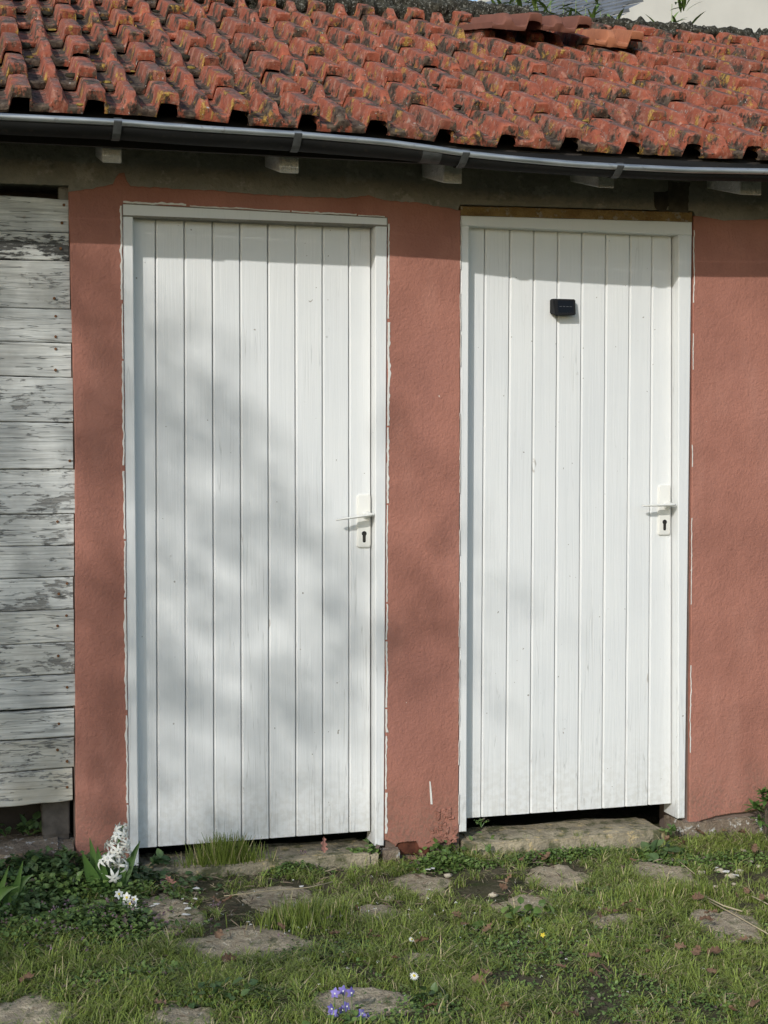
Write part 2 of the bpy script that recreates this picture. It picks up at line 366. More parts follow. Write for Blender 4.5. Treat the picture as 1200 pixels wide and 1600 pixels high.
# ================================================================ SHED
shed = tag(empty('shed', (0, 0, 0)), 'salmon plastered garden shed with two white plank doors under a mossy clay tile roof', 'shed')
XL, XR = -1.6, 4.6
def ragline(p, q, step, amp, sd):
    p = np.array(p, float); q = np.array(q, float); L = np.linalg.norm(q-p); n = max(1, int(L/step)); d = (q-p)/L; nn = np.array([-d[1], d[0]])
    out = []
    for i in range(n):
        t = i/n; a = amp*(N(sd+t*L*9, sd)+.6*N(sd*2+t*L*38, 5)+.4*N(sd+t*L*90, 9)); out.append(p+d*(t*L)+nn*a)
    return out
def ragpoly(pts, amps, step=.012, sd=1):
    out = []
    for i in range(len(pts)):
        a = amps[i] if hasattr(amps, '__len__') else amps
        if a == 0: out.append(np.array(pts[i], float))
        else: out += ragline(pts[i], pts[(i+1) % len(pts)], step, a, sd+i*3.7)
    return out
def slab(name, poly, yf, yb, mat, parent, bev=.003, origin=None, attr=(.5, .5, .5)):
    P = np.array(poly); n = len(P)
    area = np.sum(P[:, 0]*np.roll(P[:, 1], -1)-np.roll(P[:, 0], -1)*P[:, 1])
    if area < 0: P = P[::-1]
    t = np.roll(P, -1, 0)-np.roll(P, 1, 0); t /= np.linalg.norm(t, axis=1)[:, None]+1e-9
    inn = np.stack([-t[:, 1], t[:, 0]], 1)
    Q = P+inn*bev
    V = [(a[0], yf, a[1]) for a in Q]+[(a[0], yf+bev*.9, a[1]) for a in P]+[(a[0], yb, a[1]) for a in P]
    bm = bmesh.new(); vs = [bm.verts.new(v) for v in V]
    for i in range(n):
        j = (i+1) % n
        bm.faces.new((vs[i], vs[j], vs[n+j], vs[n+i])); bm.faces.new((vs[n+i], vs[n+j], vs[2*n+j], vs[2*n+i]))
    res = delaunay_2d_cdt([Vector((a[0], a[1])) for a in Q], [], [list(range(n))], 1, 1e-6)
    nv = [bm.verts.new((p[0], yf, p[1])) for p in res[0]]
    for f in res[2]:
        if len(set(f)) > 2: bm.faces.new([nv[i] for i in f])
    bmesh.ops.remove_doubles(bm, verts=bm.verts, dist=1e-6)
    V = bm.verts
    bmesh.ops.recalc_face_normals(bm, faces=bm.faces)
    return bmesh_obj(name, bm, mat, parent, origin, attr=np.tile(attr, (len(V), 1)))
def wp(l, y=0.0): return [(W(a, b, y)[0], W(a, b, y)[2]) for a, b in l]
# masonry shell
J = dict(d1l=.497, d1r=1.385, d2l=1.628, d2r=2.487)
bm = bmesh.new()
for x0, x1 in ((XL, -.92), (.345, .500), (1.375, 1.636), (2.476, XR)):
    rbox(((x0+x1)/2, .105, 1.02), (x1-x0, .19, 2.2), 0, bm=bm)
rbox(((XL+.08), 1.55, 1.1), (.16, 2.7, 2.35), 0, bm=bm); rbox(((XR-.08), 1.55, 1.1), (.16, 2.7, 2.35), 0, bm=bm)
rbox(((XL+XR)/2, 2.96, 1.1), (XR-XL, .16, 2.35), 0, bm=bm)
for gx in (XL+.08, XR-.08):      # gables
    vs = [bm.verts.new(v) for v in ((gx-.08, .2, 2.2), (gx-.08, 2.9, 2.2), (gx-.08, 1.57, 3.08), (gx+.08, .2, 2.2), (gx+.08, 2.9, 2.2), (gx+.08, 1.57, 3.08))]
    for f in ((0, 1, 2), (3, 5, 4), (0, 2, 5, 3), (1, 4, 5, 2)): bm.faces.new([vs[i] for i in f])
bmesh_obj('masonry', bm, MT['masonry'], shed)
# plaster coats
outer = [(107, 300), (114, 299), (150, 293), (176, 288), (181, 277), (186, 271), (194, 270), (198, 283), (204, 291), (240, 292), (290, 296), (330, 297), (370, 301),
         (410, 304), (450, 306), (500, 308), (545, 309), (575, 305), (600, 313), (650, 316), (700, 325), (719, 329)]
poly = wp(outer)
pp = []
for i in range(len(poly)-1): pp += ragline(poly[i], poly[i+1], .012, .0045, 4)
pp += ragline(wp([(719, 329)])[0], wp([(716, 1300)])[0], .02, .0014, 9)
pp += ragline(wp([(716, 1300)])[0], wp([(706, 1312)])[0], .01, .004, 9)
pp += ragline(wp([(706, 1312)])[0], wp([(680, 1322)])[0], .01, .006, 2)
pp += ragline(wp([(680, 1322)])[0], wp([(655, 1326)])[0], .01, .006, 3)
pp += ragline(wp([(655, 1324)])[0], wp([(650, 1314)])[0], .01, .002, 3)
pp += ragline(wp([(650, 1314)])[0], wp([(618, 1318)])[0], .008, .006, 5)
pp += ragline(wp([(618, 1322)])[0], wp([(603, 1312)])[0], .01, .004, 7)
pp += ragline(wp([(601, 1312)])[0], wp([(606, 345)])[0], .02, .002, 11)
pp += ragline(wp([(605, 340)])[0], wp([(400, 329)])[0], .012, .0022, 13)
pp += ragline(wp([(400, 329)])[0], wp([(192, 318)])[0], .012, .0022, 14)
pp += ragline(wp([(191, 320)])[0], wp([(202, 1345)])[0], .02, .0024, 15)
pp += ragline(wp([(200, 1348)])[0], wp([(120, 1342)])[0], .02, .004, 17)
pp += ragline(wp([(118, 1335)])[0], wp([(117, 700)])[0], .02, .002, 19)
pp += ragline(wp([(117, 700)])[0], wp([(107, 300)])[0], .02, .002, 21)
slab('plaster_coat', pp, -.006, .012, MT['plaster'], shed)
a = wp([(1083, 337), (1130, 345), (1210, 343)]); b = wp([(1076, 1288), (1112, 1277), (1150, 1270), (1210, 1262)])
pp = ragline(a[0], a[1], .012, .003, 31)+ragline(a[1], a[2], .012, .003, 32)+[np.array((XR, a[2][1])), np.array((XR, b[3][1]))]
pp += ragline(b[3], b[2], .012, .005, 33)+ragline(b[2], b[1], .012, .005, 34)+ragline(b[1], b[0], .012, .005, 35)+ragline(b[0], a[0], .02, .0018, 36)
slab('plaster_coat', pp, -.006, .012, MT['plaster'], shed)
slab('plaster_coat', [(XL, -.05), (-.93, -.05), (-.93, 2.16), (XL, 2.16)], -.006, .012, MT['plaster'], shed)
# white vertical dribble on the middle pier and the flaking corner
q = wp([(670, 1220), (672, 1221), (674, 1240), (675, 1256), (672, 1256), (671, 1240)])
slab('paint_drip', q, -.0075, -.004, MT['flake'], shed, .0006)
acc = Acc()
for i in range(46):
    px = 690+rng.normal(0, 9)+(i % 3)*4; py = 1262+rng.uniform(0, 55); c = W(px, py, -.008); s = rng.uniform(.004, .012)
    k = 6; an = np.sort(rng.uniform(0, 2*math.pi, k)); V = [(c[0]+s*math.cos(t), c[1]-rng.uniform(0, .006), c[2]+s*math.sin(t)) for t in an]
    V += [(v[0], v[1]+.004, v[2]) for v in V]
    acc.add(V, [tuple(range(k-1, -1, -1))]+[(j, (j+1) % k, k+(j+1) % k, k+j) for j in range(k)])
acc.build('flaking_plaster', MT['plaster'], shed)
# dark rotten hollow at the foot of the middle pier
slab('rotten_patch', ragpoly(wp([(620, 1312), (672, 1312), (672, 1336), (620, 1336)]), .004), .004, .011, m_simple('rotten_brick', (.10, .035, .02), .95, .5, 40, .9, .006), shed)
# eaves board (wall plate)
top = 2.40
pp = [np.array((XL, top)), np.array((XR, top)), np.array((XR, 2.04))]
pp = pp+[np.array(wp([(1210, 352)])[0])]+ragline(wp([(1200, 352)])[0], wp([(1085, 345)])[0], .012, .002, 3)
pp += [np.array(p) for p in wp([(1082, 330), (719, 320)])]+[np.array((1.60, 2.07)), np.array((.345, 2.07))]+[np.array(p) for p in wp([(107, 290)])]+ragline(wp([(107, 290)])[0], wp([(0, 286)])[0], .012, .003, 3)+[np.array((XL, 2.155))]
slab('eaves_board', pp, -.003, .2, MT['beam'], shed, .002)
# stain patches on the board
slab('stain', ragpoly(wp([(1043, 283), (1076, 285), (1074, 338), (1046, 337)]), .006, .008), -.0045, -.003, m_simple('dark_stain', (.075, .065, .05), .9, .4, 40), shed, .0006)
slab('stain', ragpoly(wp([(1020, 300), (1042, 298), (1046, 318), (1034, 334), (1022, 322)]), .007, .006), -.0044, -.003, m_simple('dark_stain', (.05, .042, .033), .9, .4, 40), shed, .0006)
slab('filler_strip', ragpoly(wp([(719, 322), (1081, 332), (1081, 347), (719, 337)]), (.002, 0, .001, 0), .012), -.005, .03, MT['yellowfoam'], shed, .002)

# --- door frames and doors
def frame(name, jl, jr, hd, ybot_l, ybot_r):
    """jl/jr: (x outer top, x inner top, outer bottom, inner bottom) world; hd: header polygon"""
    acc = Acc()
    def bar(quad, yf, yb, a, bev=.003):
        P = np.array(quad); c = P.mean(0); rr = []
        for yy, k in ((yb, 0), (yf+bev, 0), (yf, bev)):
            Q = P.copy(); d = Q-c; L = np.abs(d)+1e-9; Q = Q-np.sign(d)*k; rr.append(np.array([(u, yy, v) for u, v in Q]))
        V, F = loft(rr, True, True); acc.add(V, F, a)
    bar([(jl[0], hd[0]), (jl[1], hd[0]), (jl[3], ybot_l), (jl[2], ybot_l)], -.002, .11, (.13, .7, .7))
    bar([(jr[1], hd[1]), (jr[0], hd[1]), (jr[2], ybot_r), (jr[3], ybot_r)], -.002, .11, (.43, .2, .8))
    bar([(jl[0], hd[2]), (jr[0], hd[3]), (jr[0], hd[1]), (jl[0], hd[0])], -.0035, .11, (.93, .35, .4))
    return acc.build(name, MT['paint'], shed)
h = lambda px, py: W(px, py)[2]
w0 = lambda px, py: W(px, py)[0]
f1 = frame('door_frame', (w0(191, 330), w0(208, 338), w0(201, 1340), w0(217, 1340)), (w0(605, 350), w0(586, 352), w0(600, 1300), w0(586.5, 1300)), (h(208, 338), h(586, 352), h(191, 318), h(605, 340)), h(208, 1354), h(591, 1322))
f2 = frame('door_frame', (w0(720, 345), w0(733, 352), w0(717, 1290), w0(729, 1290)), (w0(1081, 350), w0(1060, 366), w0(1070, 1275), w0(1059, 1275)), (h(733, 353), h(1058, 367), h(720, 337), h(1081, 347)), h(722, 1300), h(1062, 1279))
# sloppy white paint along the frames
def slop(parent, a, b, wd, gap, sd, y=-.0078):
    """a, b world (x,z) ends; ragged thin ridge of paint"""
    A = ragline(a, b, .006, .0026, sd); Bq = ragline(b, a, .006, .0030, sd+50)
    d = np.array(b, float)-np.array(a, float); L = np.linalg.norm(d); n = np.array([-d[1], d[0]])/L*wd
    # break it in pieces
    i = 0; s = random.Random(sd)
    while i < len(A)-6:
        k = s.randint(14, 60); seg = A[i:i+k]
        if len(seg) > 4:
            w_ = s.uniform(.55, 1.1)
            back = [p+n*w_*(.6+.9*abs(N(p[1]*40+sd, p[0]*40))) for p in reversed(seg)]
            slab('paint_edge', list(seg)+back, y, -.004, MT['flake'], parent, .0007)
        i += k+s.randint(0, gap)
    # n
slop(f1, wp([(606, 350)])[0], wp([(601, 1310)])[0], .0085, 1, 5)
slop(f1, wp([(190, 322)])[0], wp([(201, 1335)])[0], -.0075, 2, 6)
slop(f1, wp([(192, 317)])[0], wp([(606, 340)])[0], .007, 1, 7)
slop(f2, wp([(719.5, 345)])[0], wp([(716.5, 1290)])[0], -.003, 30, 8)
slop(f2, wp([(1083, 360)])[0], wp([(1076, 1280)])[0], .0035, 60, 9)

YD = .044
def door(gt, gb, yt, yb, name='door', side=1):
    """gt/gb: px x of joints at top / bottom, yt/yb functions px -> px y"""
    root_acc = Acc(); n = len(gt)-1
    for i in range(n):
        T0 = W(gt[i], yt(gt[i]), YD); T1 = W(gt[i+1], yt(gt[i+1]), YD); B0 = W(gb[i], yb(gb[i]), YD); B1 = W(gb[i+1], yb(gb[i+1]), YD)
        g = .0012; bv = .0052; dp = .0062
        oy = rng.uniform(-.0012, .0012); ph = rng.uniform(0, 10)
        # profile across: left deep edge, left bevel, face..., right
        prof = [(0, g, .024), (0, g, dp), (0, g+bv*.55, .0018), (0, g+bv, 0), (.5, 0, 0), (1, -g-bv*.6, 0), (1, -g-bv*.25, .0018), (1, -g, dp*.9), (1, -g, .024)]
        rows = []; m = 48
        for r in range(m+1):
            t = r/m; P0 = T0*(1-t)+B0*t; P1 = T1*(1-t)+B1*t; row = []
            wv = .0006*N(ph+t*12, i)
            for f, dx, dy in prof:
                x = P0[0]*(1-f)+P1[0]*f+dx+wv*(1 if f != .5 else 0); z = P0[2]*(1-f)+P1[2]*f
                row.append((x, YD+oy+dy, z))
            rows.append(row)
        V = np.array(rows).reshape(-1, 3); k = len(prof)
        F = [(r*k+c, (r+1)*k+c, (r+1)*k+c+1, r*k+c+1) for r in range(m) for c in range(k-1)]
        F.append(tuple(range(k))); F.append(tuple(reversed(range(m*k, m*k+k))))
        root_acc.add(V, F, (rng.random(), rng.random(), rng.choice([.35, .6, 1.0])))
    o = root_acc.build(name, MT['paint'], shed, origin=(W(gt[0], 700, YD)[0], YD, .05))
    # ledged back board closes the joints
    x0 = W(gt[0], 700, YD)[0]-.02; x1 = W(gt[-1], 700, YD)[0]-.004; z0 = W(gb[0], yb(gb[0]), YD)[2]+.02
    bmesh_obj('back_board', rbox(((x0+x1)/2, YD+.035, (z0+2.08)/2), (x1-x0, .02, 2.08-z0), .002), MT['dark'], o)
    return o
ln = lambda xa, ya, xb, yb: (lambda x: ya+(yb-ya)*(x-xa)/(xb-xa))
d1 = door([199, 243, 288, 332, 375, 418.5, 461.5, 504, 545.5, 580], [207, 246.5, 291, 335, 378, 421, 463, 505, 546, 579.5], ln(208, 334, 585, 348), ln(216, 1325, 582, 1298))
d2 = door([727, 758, 797, 834.5, 872, 909.5, 947, 984.5, 1019, 1050], [720, 752, 790.5, 828.5, 866, 903.5, 941, 977, 1013, 1049.5], ln(733, 348, 1058, 362), ln(731, 1278, 1050, 1255))
d1['label'] = 'white plank door dappled by tree shade'; d2['label'] = 'white plank door in full sun'
def rrect(w_, h_, r, n=5):
    out = []
    for cx, cz, a0 in ((w_/2-r, h_/2-r, 0), (-w_/2+r, h_/2-r, 90), (-w_/2+r, -h_/2+r, 180), (w_/2-r, -h_/2+r, 270)):
        for i in range(n+1): a = R(a0+90*i/n); out.append((cx+r*math.cos(a), cz+r*math.sin(a)))
    return np.array(out)
def handle(dr, cx, cz, hz, droop):
    pr = rrect(.047, .178, .008); rr = []
    for k, y in ((0, YD+.004), (0, YD-.005), (.0018, YD-.008), (.004, YD-.009)):
        s = 1-2*k/.047; s2 = 1-2*k/.178; rr.append(np.array([(cx+a*s, y, cz+b*s2) for a, b in pr]))
    V, F = loft(rr)
    pl = autosmooth(mesh('handle_plate', V, F, MT['hardware'], dr, origin=(cx, YD, cz)), 50)
    # lever
    S = []; n = 14; ang = np.linspace(0, 2*math.pi, n, endpoint=False); ca, sa = np.cos(ang), np.sin(ang)
    x0 = cx+.008
    for y, r1, r2 in ((YD-.006, .0155, .016), (YD-.012, .0140, .013), (YD-.028, .0115, .0085), (YD-.043, .0115, .0065)):
        S.append(np.stack([x0+r1*ca, np.full(n, y), hz+.004*(y < YD-.02)+r2*sa], 1))
    V, F = loft(S); acc = Acc(); acc.add(V, F)
    S = []
    for t in np.linspace(0, 1, 12):
        x = x0+.014-.128*t; half = (.0095+.0035*math.sin(math.pi*min(1, t*1.1)))*(1 if t < .93 else .6) * (1 if t > .03 else .5)
        th = .0058*(1-.5*t); z = hz+.004-droop*t; y = YD-.046-.006*math.sin(t*2)
        S.append(np.stack([np.full(n, x), y+half*ca, z+th*sa], 1))
    V, F = loft(S); acc.add(V, F)
    autosmooth(acc.build('handle', MT['hardware'], dr, origin=(x0, YD, hz)), 50)
    # keyhole
    kz = cz-.050; pts = []
    for i in range(13): a = R(-50+280*i/12); pts.append((.0085*math.cos(a), .0085*math.sin(a)+.008))
    pts += [(-.0052, -.018), (-.003, -.0215), (.003, -.0215), (.0052, -.018)]
    P = [(cx+a, kz+b) for a, b in pts]
    slab('keyhole', P, YD-.0098, YD-.006, MT['black'], dr, .0005)
    V, F = tube([(cx, YD-.006, kz+.006), (cx, YD-.0108, kz+.006)], .0052, 14); acc = Acc(); acc.add(V, F)
    b = rbox((cx, YD-.0095, kz-.008), (.0062, .003, .018), .001, 1); acc.add([v.co[:] for v in b.verts], [[v.index for v in f.verts] for f in b.faces]); b.free()
    acc.build('lock_cylinder', MT['metal_dark'], dr)
p = W(568, 814, YD); q = W(568, 803, YD); handle(d1, p[0], p[2], q[2]-.004, .016)
p = W(1037, 797, YD); q = W(1037, 788, YD); handle(d2, p[0], p[2], q[2]-.004, .002)
# thresholds
def stone_block(name, x0, x1, y0, y1, z0, z1, mat, parent, sd=0, amp=.006, origin=None, tilt=0):
    bm = bmesh.new(); bmesh.ops.create_cube(bm, size=1)
    bmesh.ops.bevel(bm, geom=list(bm.edges), offset=.04, segments=2, affect='EDGES')
    s = ((x1-x0), (y1-y0), (z1-z0))
    for v in bm.verts:
        v.co = Vector(((v.co.x+.5)*s[0]+x0, (v.co.y+.5)*s[1]+y0, (v.co.z+.5)*s[2]+z0))
    for k in range(3):
        ed = [e for e in bm.edges if e.calc_length() > .05]
        if ed: bmesh.ops.subdivide_edges(bm, edges=ed, cuts=1, use_grid_fill=True)
    bmesh.ops.triangulate(bm, faces=bm.faces)
    for v in bm.verts:
        c = v.co; d = Vector((N(c.x*9+sd, c.y*9, c.z*9), N(c.x*9, c.y*9+sd, c.z*9+4), N(c.x*9+4, c.y*9, c.z*9+sd)))
        v.co = c+d*amp+Vector((0, 0, tilt*(c.x-x0)))
    return autosmooth(bmesh_obj(name, bm, mat, parent, origin), 60)
stone_block('threshold', 1.645, 2.385, -.06, .16, -.14, .002, MT['step'], shed, 3, .010)
stone_block('threshold', .56, 1.34, -.05, .16, -.14, -.008, MT['step'], shed, 8, .010)
stone_block('foundation_stone', -1.0, .352, -.05, .16, -.16, .085, MT['plinth'], shed, 5, .022)
stone_block('foundation_stone', 2.47, XR, -.022, .16, -.16, .012, MT['plinth'], shed, 6, .016)
stone_block('foundation_stone', 1.36, 1.42, -.035, .05, -.12, -.01, MT['plinth'], shed, 7, .012)
# --- board panel left
bl = [((0, 304), (105, 311)), ((0, 360), (107, 363)), ((0, 405), (109, 407)), ((0, 480), (110, 483)), ((0, 533), (112, 536)), ((0, 587), (114, 590)), ((0, 659), (115, 660)),
      ((0, 733), (116, 733)), ((0, 804), (116, 803)), ((0, 854), (116, 852)), ((0, 905), (116, 901)), ((0, 956), (116, 952)), ((0, 1008), (117, 1003)), ((0, 1059), (117, 1053)), ((0, 1111), (117, 1104)),
      ((0, 1159), (116, 1152)), ((0, 1209), (115, 1200)), ((0, 1262), (114, 1251))]
peel = [.06, .78, .52, .08, .22, .55, .36, .60, .58, .46, .60, .44, .62, .46, .48, .63, .50]
yel = [0, .1, .1, .1, .1, 0, 0, 0, 0, 0, 0, .1, .1, 0, .1, .25, .4]
acc = Acc()
for i in range(len(bl)-1):
    (a0, a1), (b0, b1) = bl[i], bl[i+1]
    TL = W(*a0); TR = W(*a1); BL = W(*b0); BR = W(*b1); rx = (TR[0]+BR[0])/2+rng.uniform(-.004, .003)
    lx = -.90+rng.uniform(-.01, .01)
    def zz(P0, P1, x): return P0[2]+(P1[2]-P0[2])*(x-P0[0])/(P1[0]-P0[0])
    m = 60; rings = []; oy = rng.uniform(-.003, .003); tl = rng.uniform(-.004, .004); gp = .0016 if i != 14 else .006
    for r in range(m+1):
        x = lx+(rx-lx)*r/m; zt = zz(TL, TR, x)-gp+.0016*N(x*14, i)+.001*N(x*60, i); zb = zz(BL, BR, x)+gp*.6+.0016*N(x*14, i+1.37)+.001*N(x*60, i+9)
        if i == 16: zb += .004*N(x*9, 3)
        xe = x + (.002*N(i*9, 1) if r in (0, m) else 0); b = .0025
        rings.append(np.array([(xe, .026, zt), (xe, .004+oy+tl+b, zt), (xe, .004+oy+tl, zt-b), (xe, .004+oy, (zt+zb)/2), (xe, .004+oy-tl, zb+b), (xe, .004+oy-tl+b, zb), (xe, .026, zb)]))
    V, F = loft(rings, True, True); acc.add(V, F, (rng.random(), peel[i], yel[i]))
panel = acc.build('board_panel', MT['peel'], shed)
for px, py in ((100, 320), (97, 348), (95, 388), (85, 466), (87, 494), (87, 526), (87, 545), (87, 578), (109, 720), (90, 815), (105, 912), (92, 928), (104, 962), (90, 978), (91, 1025), (105, 1074), (92, 1131), (90, 1172), (105, 1190), (105, 1230)):
    c = W(px, py, 0); k = 10; rr = [np.array([(c[0]+rad*(1+.25*N(px, t*3))*math.cos(t*2*math.pi/k), yy, c[2]+rad*(1+.25*N(py, t*3))*math.sin(t*2*math.pi/k)) for t in range(k)]) for rad, yy in ((.0048, .006), (.0042, -.0012), (.0025, -.002))]
    V, F = loft(rr); mesh('nail', V, F, MT['steel_rust'], panel, origin=(c[0], 0, c[2]))
# dark sheet coloured as the unlit void behind the panel, posts
bm = rbox((-.29, .16, 1.1), (1.27, .02, 2.4), 0); bmesh_obj('void_shade_sheet', bm, MT['dark'], shed)
a = W(66, 1258, .02); b = W(110, 1302, .02)
stone_block('post', a[0], b[0], .03, .13, b[2]-.02, a[2]+.3, MT['post'], shed, 9, .002)
stone_block('post', -.62, -.53, .03, .13, b[2]-.02, a[2]+.3, MT['post'], shed, 12, .002)
stone_block('post', W(103, 300)[0]-.02, W(103, 300)[0]+.03, .03, .08, 2.0, 2.20, MT['beam'], shed, 11, .002)
# --- roof
AL = math.atan2(3.200-2.31, 1.575+.30); SAl, CAl = math.sin(AL), math.cos(AL); SL = 1.875/CAl
lip = np.array([(-1.7, 2.300), (.13, 2.312), (.404, 2.320), (.65, 2.319), (.862, 2.3135), (1.08, 2.308), (1.284, 2.303), (1.65, 2.287), (1.857, 2.287), (2.07, 2.2875), (2.51, 2.2905), (2.73, 2.293), (4.8, 2.30)])
def zl(x): return np.interp(x, lip[:, 0], lip[:, 1])
def roofpt(x, s, hh):
    t = np.clip(s/SL, 0, 1); z0 = zl(x)*(1-t)+2.303*t
    return np.stack([x+0*s, -.30+s*CAl-hh*SAl, z0+s*SAl+hh*CAl+0*x], -1)
WT = .2145
prof = np.array([(-.022, .000), (-.018, .014), (.008, .015), (.025, .004), (.07, .001), (.15, .000), (.225, .001), (.245, .004), (.288, .040), (.302, .0455), (.35, .046), (.40, .046), (.415, .0445), (.485, .009), (.51, .002),
                 (.60, .000), (.67, .001), (.695, .004), (.738, .046), (.752, .053), (.82, .054), (.90, .054), (.955, .053), (.985, .050), (1.0, .040), (1.006, .010)])
panw = np.array([.8, .6, .6, 1, 1, 1, 1, .5, 0, 0, 0, 0, 0, .5, 1, 1, 1, .5, 0, 0, 0, 0, 0, 0, .3, .5])
LT = .375
vsamp = np.concatenate([[0, .004, .010, .018, .027, .036, .046], np.arange(.056, .33, .0115), [.35, .375]])
def tile_geo(seed):
    u = prof[:, 0]; hb = prof[:, 1]; nu = len(u); rows = []; G_ = []; B_ = []
    isr1 = (u > .24) & (u < .515); isr2 = u >= .69
    # front skirt bottom then lip
    bot = np.where(isr2 & (u > .735), np.minimum(hb, .054)-.034, -.022)
    bot = np.where(u > .735, np.maximum(bot, .010), bot); flat = (np.abs(np.gradient(hb, u*WT)) < .45)*.85+.15
    def ht(v):
        e2 = 1-.13*np.clip((v-.27)/.03, 0, 1)
        k1 = .42+.58*np.clip(v/.05, 0, 1)
        hh = np.where(isr1, hb*k1*e2, hb*e2)
        lipd = -.006*np.clip(1-v/.012, 0, 1)**2
        return hh+lipd
    spec = [('in', .012, bot+.002), ('b', 0.002, bot), ('m', -.001, bot*.5+ht(0)*.5)]
    for k, vo, hh in spec: rows.append((vo, hh, 0.0*flat, .75))
    for v in vsamp: rows.append((v, ht(v), (0.15 if v < .01 else 1.0)*np.where((v < .05) & isr1, .2, flat), 1.0))
    return u, rows
def make_tiles(name, mat, specs, parent=None, origin=None):
    acc = Acc()
    for (xr, s0, lf, rs, extra) in specs:
        u, rows = tile_geo(rs); nu = len(u); rl = random.Random(rs); P = []; A = []
        dx = rl.uniform(-.003, .003); ds = rl.uniform(-.008, .008); dh = rl.uniform(-.002, .003); tw = rl.uniform(-.010, .010); rk = rl.random(); yw = rl.uniform(-.012, .012)
        for ri, (vo, hh, g, pb) in enumerate(rows):
            if extra is not None: u = np.where(u < .024, .024, u); hh = np.where(u <= .024, -.02, hh)
            x = xr-WT+u*WT+dx+yw*(vo-.15); tiltlift = (lf+.004)*(1-vo/LT)+.002-(.013 if extra is None else 0)
            hv = hh+tiltlift+dh+tw*(u-.5)
            s = s0+vo+ds+0*x
            if extra is None: s = np.minimum(s, SL-.01)
            nz = np.array([mn.noise(Vector((a*34+rs, b*34, c*34))) for a, b, c in zip(x, s, hv)])
            nz2 = np.array([mn.noise(Vector((a*110+rs, b*110, c*110))) for a, b, c in zip(x, s, hv)])
            hv = hv+.0016*nz+(.0009 if ri < 7 else .0004)*nz2
            if ri < 4: s = s+.003*nz+.003*nz2
            P.append(roofpt(x, s, hv) if extra is None else extra(x, s, hv))
            A.append(np.stack([np.full(nu, rk), g+np.zeros(nu), panw*pb+(0.0 if ri >= 4 else .25)], 1))
        V = np.vstack(P); F = [(r*nu+c, r*nu+c+1, (r+1)*nu+c+1, (r+1)*nu+c) for r in range(len(rows)-1) for c in range(nu-1)]
        acc.add(V, F, np.vstack(A))
    return autosmooth(acc.build(name, mat, parent, origin), 30)
specs = []; sd = 0
K0 = -9; K1 = 20
for j in range(7):
    for k in range(K0, K1):
        sd += 1; specs.append((.433+WT*k, -.0+j*.318, .032, sd, None))
roof = make_tiles('roof', MT['tile'], specs, shed)
# back slope and underlay boards, eaves shade put into their dark colour
Xa, Xb = .433+WT*(K0-1), .433+WT*(K1-1)
acc = Acc()
rows = [(-.29, -.022), (1.575, -.020)]
nx = 40; xs = np.linspace(Xa+.02, Xb-.02, nx)
V = []
for y, dz in ((-.285, -.016), (1.575, -.012), (3.35, -.012), (3.35, -.04), (1.575, -.04), (-.285, -.034)):
    for x in xs:
        s = (y+.30)/CAl; zz_ = roofpt(np.array([x]), np.array([min(s, SL)]), np.array([0.]))[0][2]
        if y > 2: zz_ = 3.19-(y-1.575)*SAl/CAl
        V.append((x, y, zz_+dz))
F = [(r*nx+i, r*nx+i+1, ((r+1) % 6)*nx+i+1, ((r+1) % 6)*nx+i) for r in range(6) for i in range(nx-1)]+[tuple(r*nx for r in range(6)), tuple(r*nx+nx-1 for r in range(5, -1, -1))]
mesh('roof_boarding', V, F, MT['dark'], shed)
# ridge
acc = Acc(); rings = []; nn_ = 26
for i in range(700):
    x = Xa+(Xb-Xa)*i/699; rg = []
    for a in np.linspace(0, 2*math.pi, nn_, endpoint=False):
        r_ = (.050+.030*min(1, max(0, (2.6-x)/.4)))+.026*N(x*16, math.cos(a)*2, math.sin(a)*2)+.022*N(x*50, math.cos(a)*6, math.sin(a)*6)
        rg.append((x, 1.585+r_*1.25*math.cos(a), 3.228+r_*.9*math.sin(a)+.01*N(x*3)))
    rings.append(np.array(rg))
V, F = loft(rings); mesh('ridge', V, F, MT['ridge'], roof, smooth=True)
# moss and lichen cushions on the tiles
def blobs(name, mat, items, parent):
    bm = bmesh.new(); bmesh.ops.create_icosphere(bm, subdivisions=2, radius=1); tV = np.array([v.co[:] for v in bm.verts]); tF = [[v.index for v in f.verts] for f in bm.faces]; bm.free()
    acc = Acc()
    for c, sx, sy, sz in items:
        ph = rng.uniform(0, 50); q = []
        for v in tV:
            k = 1+.38*mn.noise(Vector(v*2.1)+Vector((ph, 0, 0)))+.22*mn.noise(Vector(v*5)+Vector((ph, 0, 0))); q.append(v*k)
        q = np.array(q)*np.array([sx, sy, sz]); q[:, 2] += q[:, 1]*.45
        acc.add(q+c, tF)
    return acc.build(name, mat, parent, smooth=True)
it = []; il = []
for n_ in range(290):
    k = rng.integers(K0+4, K1-2); j = int(rng.integers(0, 6)); u = rng.choice([.12, .6, .15, .62, .05]) + rng.uniform(-.06, .06); v = rng.uniform(.06, .30)
    if rng.random() < .55: v = rng.uniform(.26, .31)
    if rng.random() > .75*(1.15-.06*k) : continue
    x = .433+WT*(k-1)+u*WT; c = roofpt(np.array([x]), np.array([j*.318+v]), np.array([.034*(1-v/.375)+.004]))[0]
    s = rng.uniform(.007, .020); (it).append((c, s*1.4, s, s*.55))
for n_ in range(120):
    k = rng.integers(K0+4, K1-2); j = int(rng.integers(0, 6)); u = rng.choice([.02, .14, .62, .0]) + rng.uniform(-.05, .05); v = rng.choice([.002, .30, .02]) + rng.uniform(0, .02)
    x = .433+WT*(k-1)+u*WT; c = roofpt(np.array([x]), np.array([j*.318+v]), np.array([.026*(1-v/.375)+.002]))[0]
    s = rng.uniform(.006, .014); il.append((c, s*1.2, s*.7, s*.35))
tag(blobs('moss', MT['moss'], it, roof), kind='stuff')
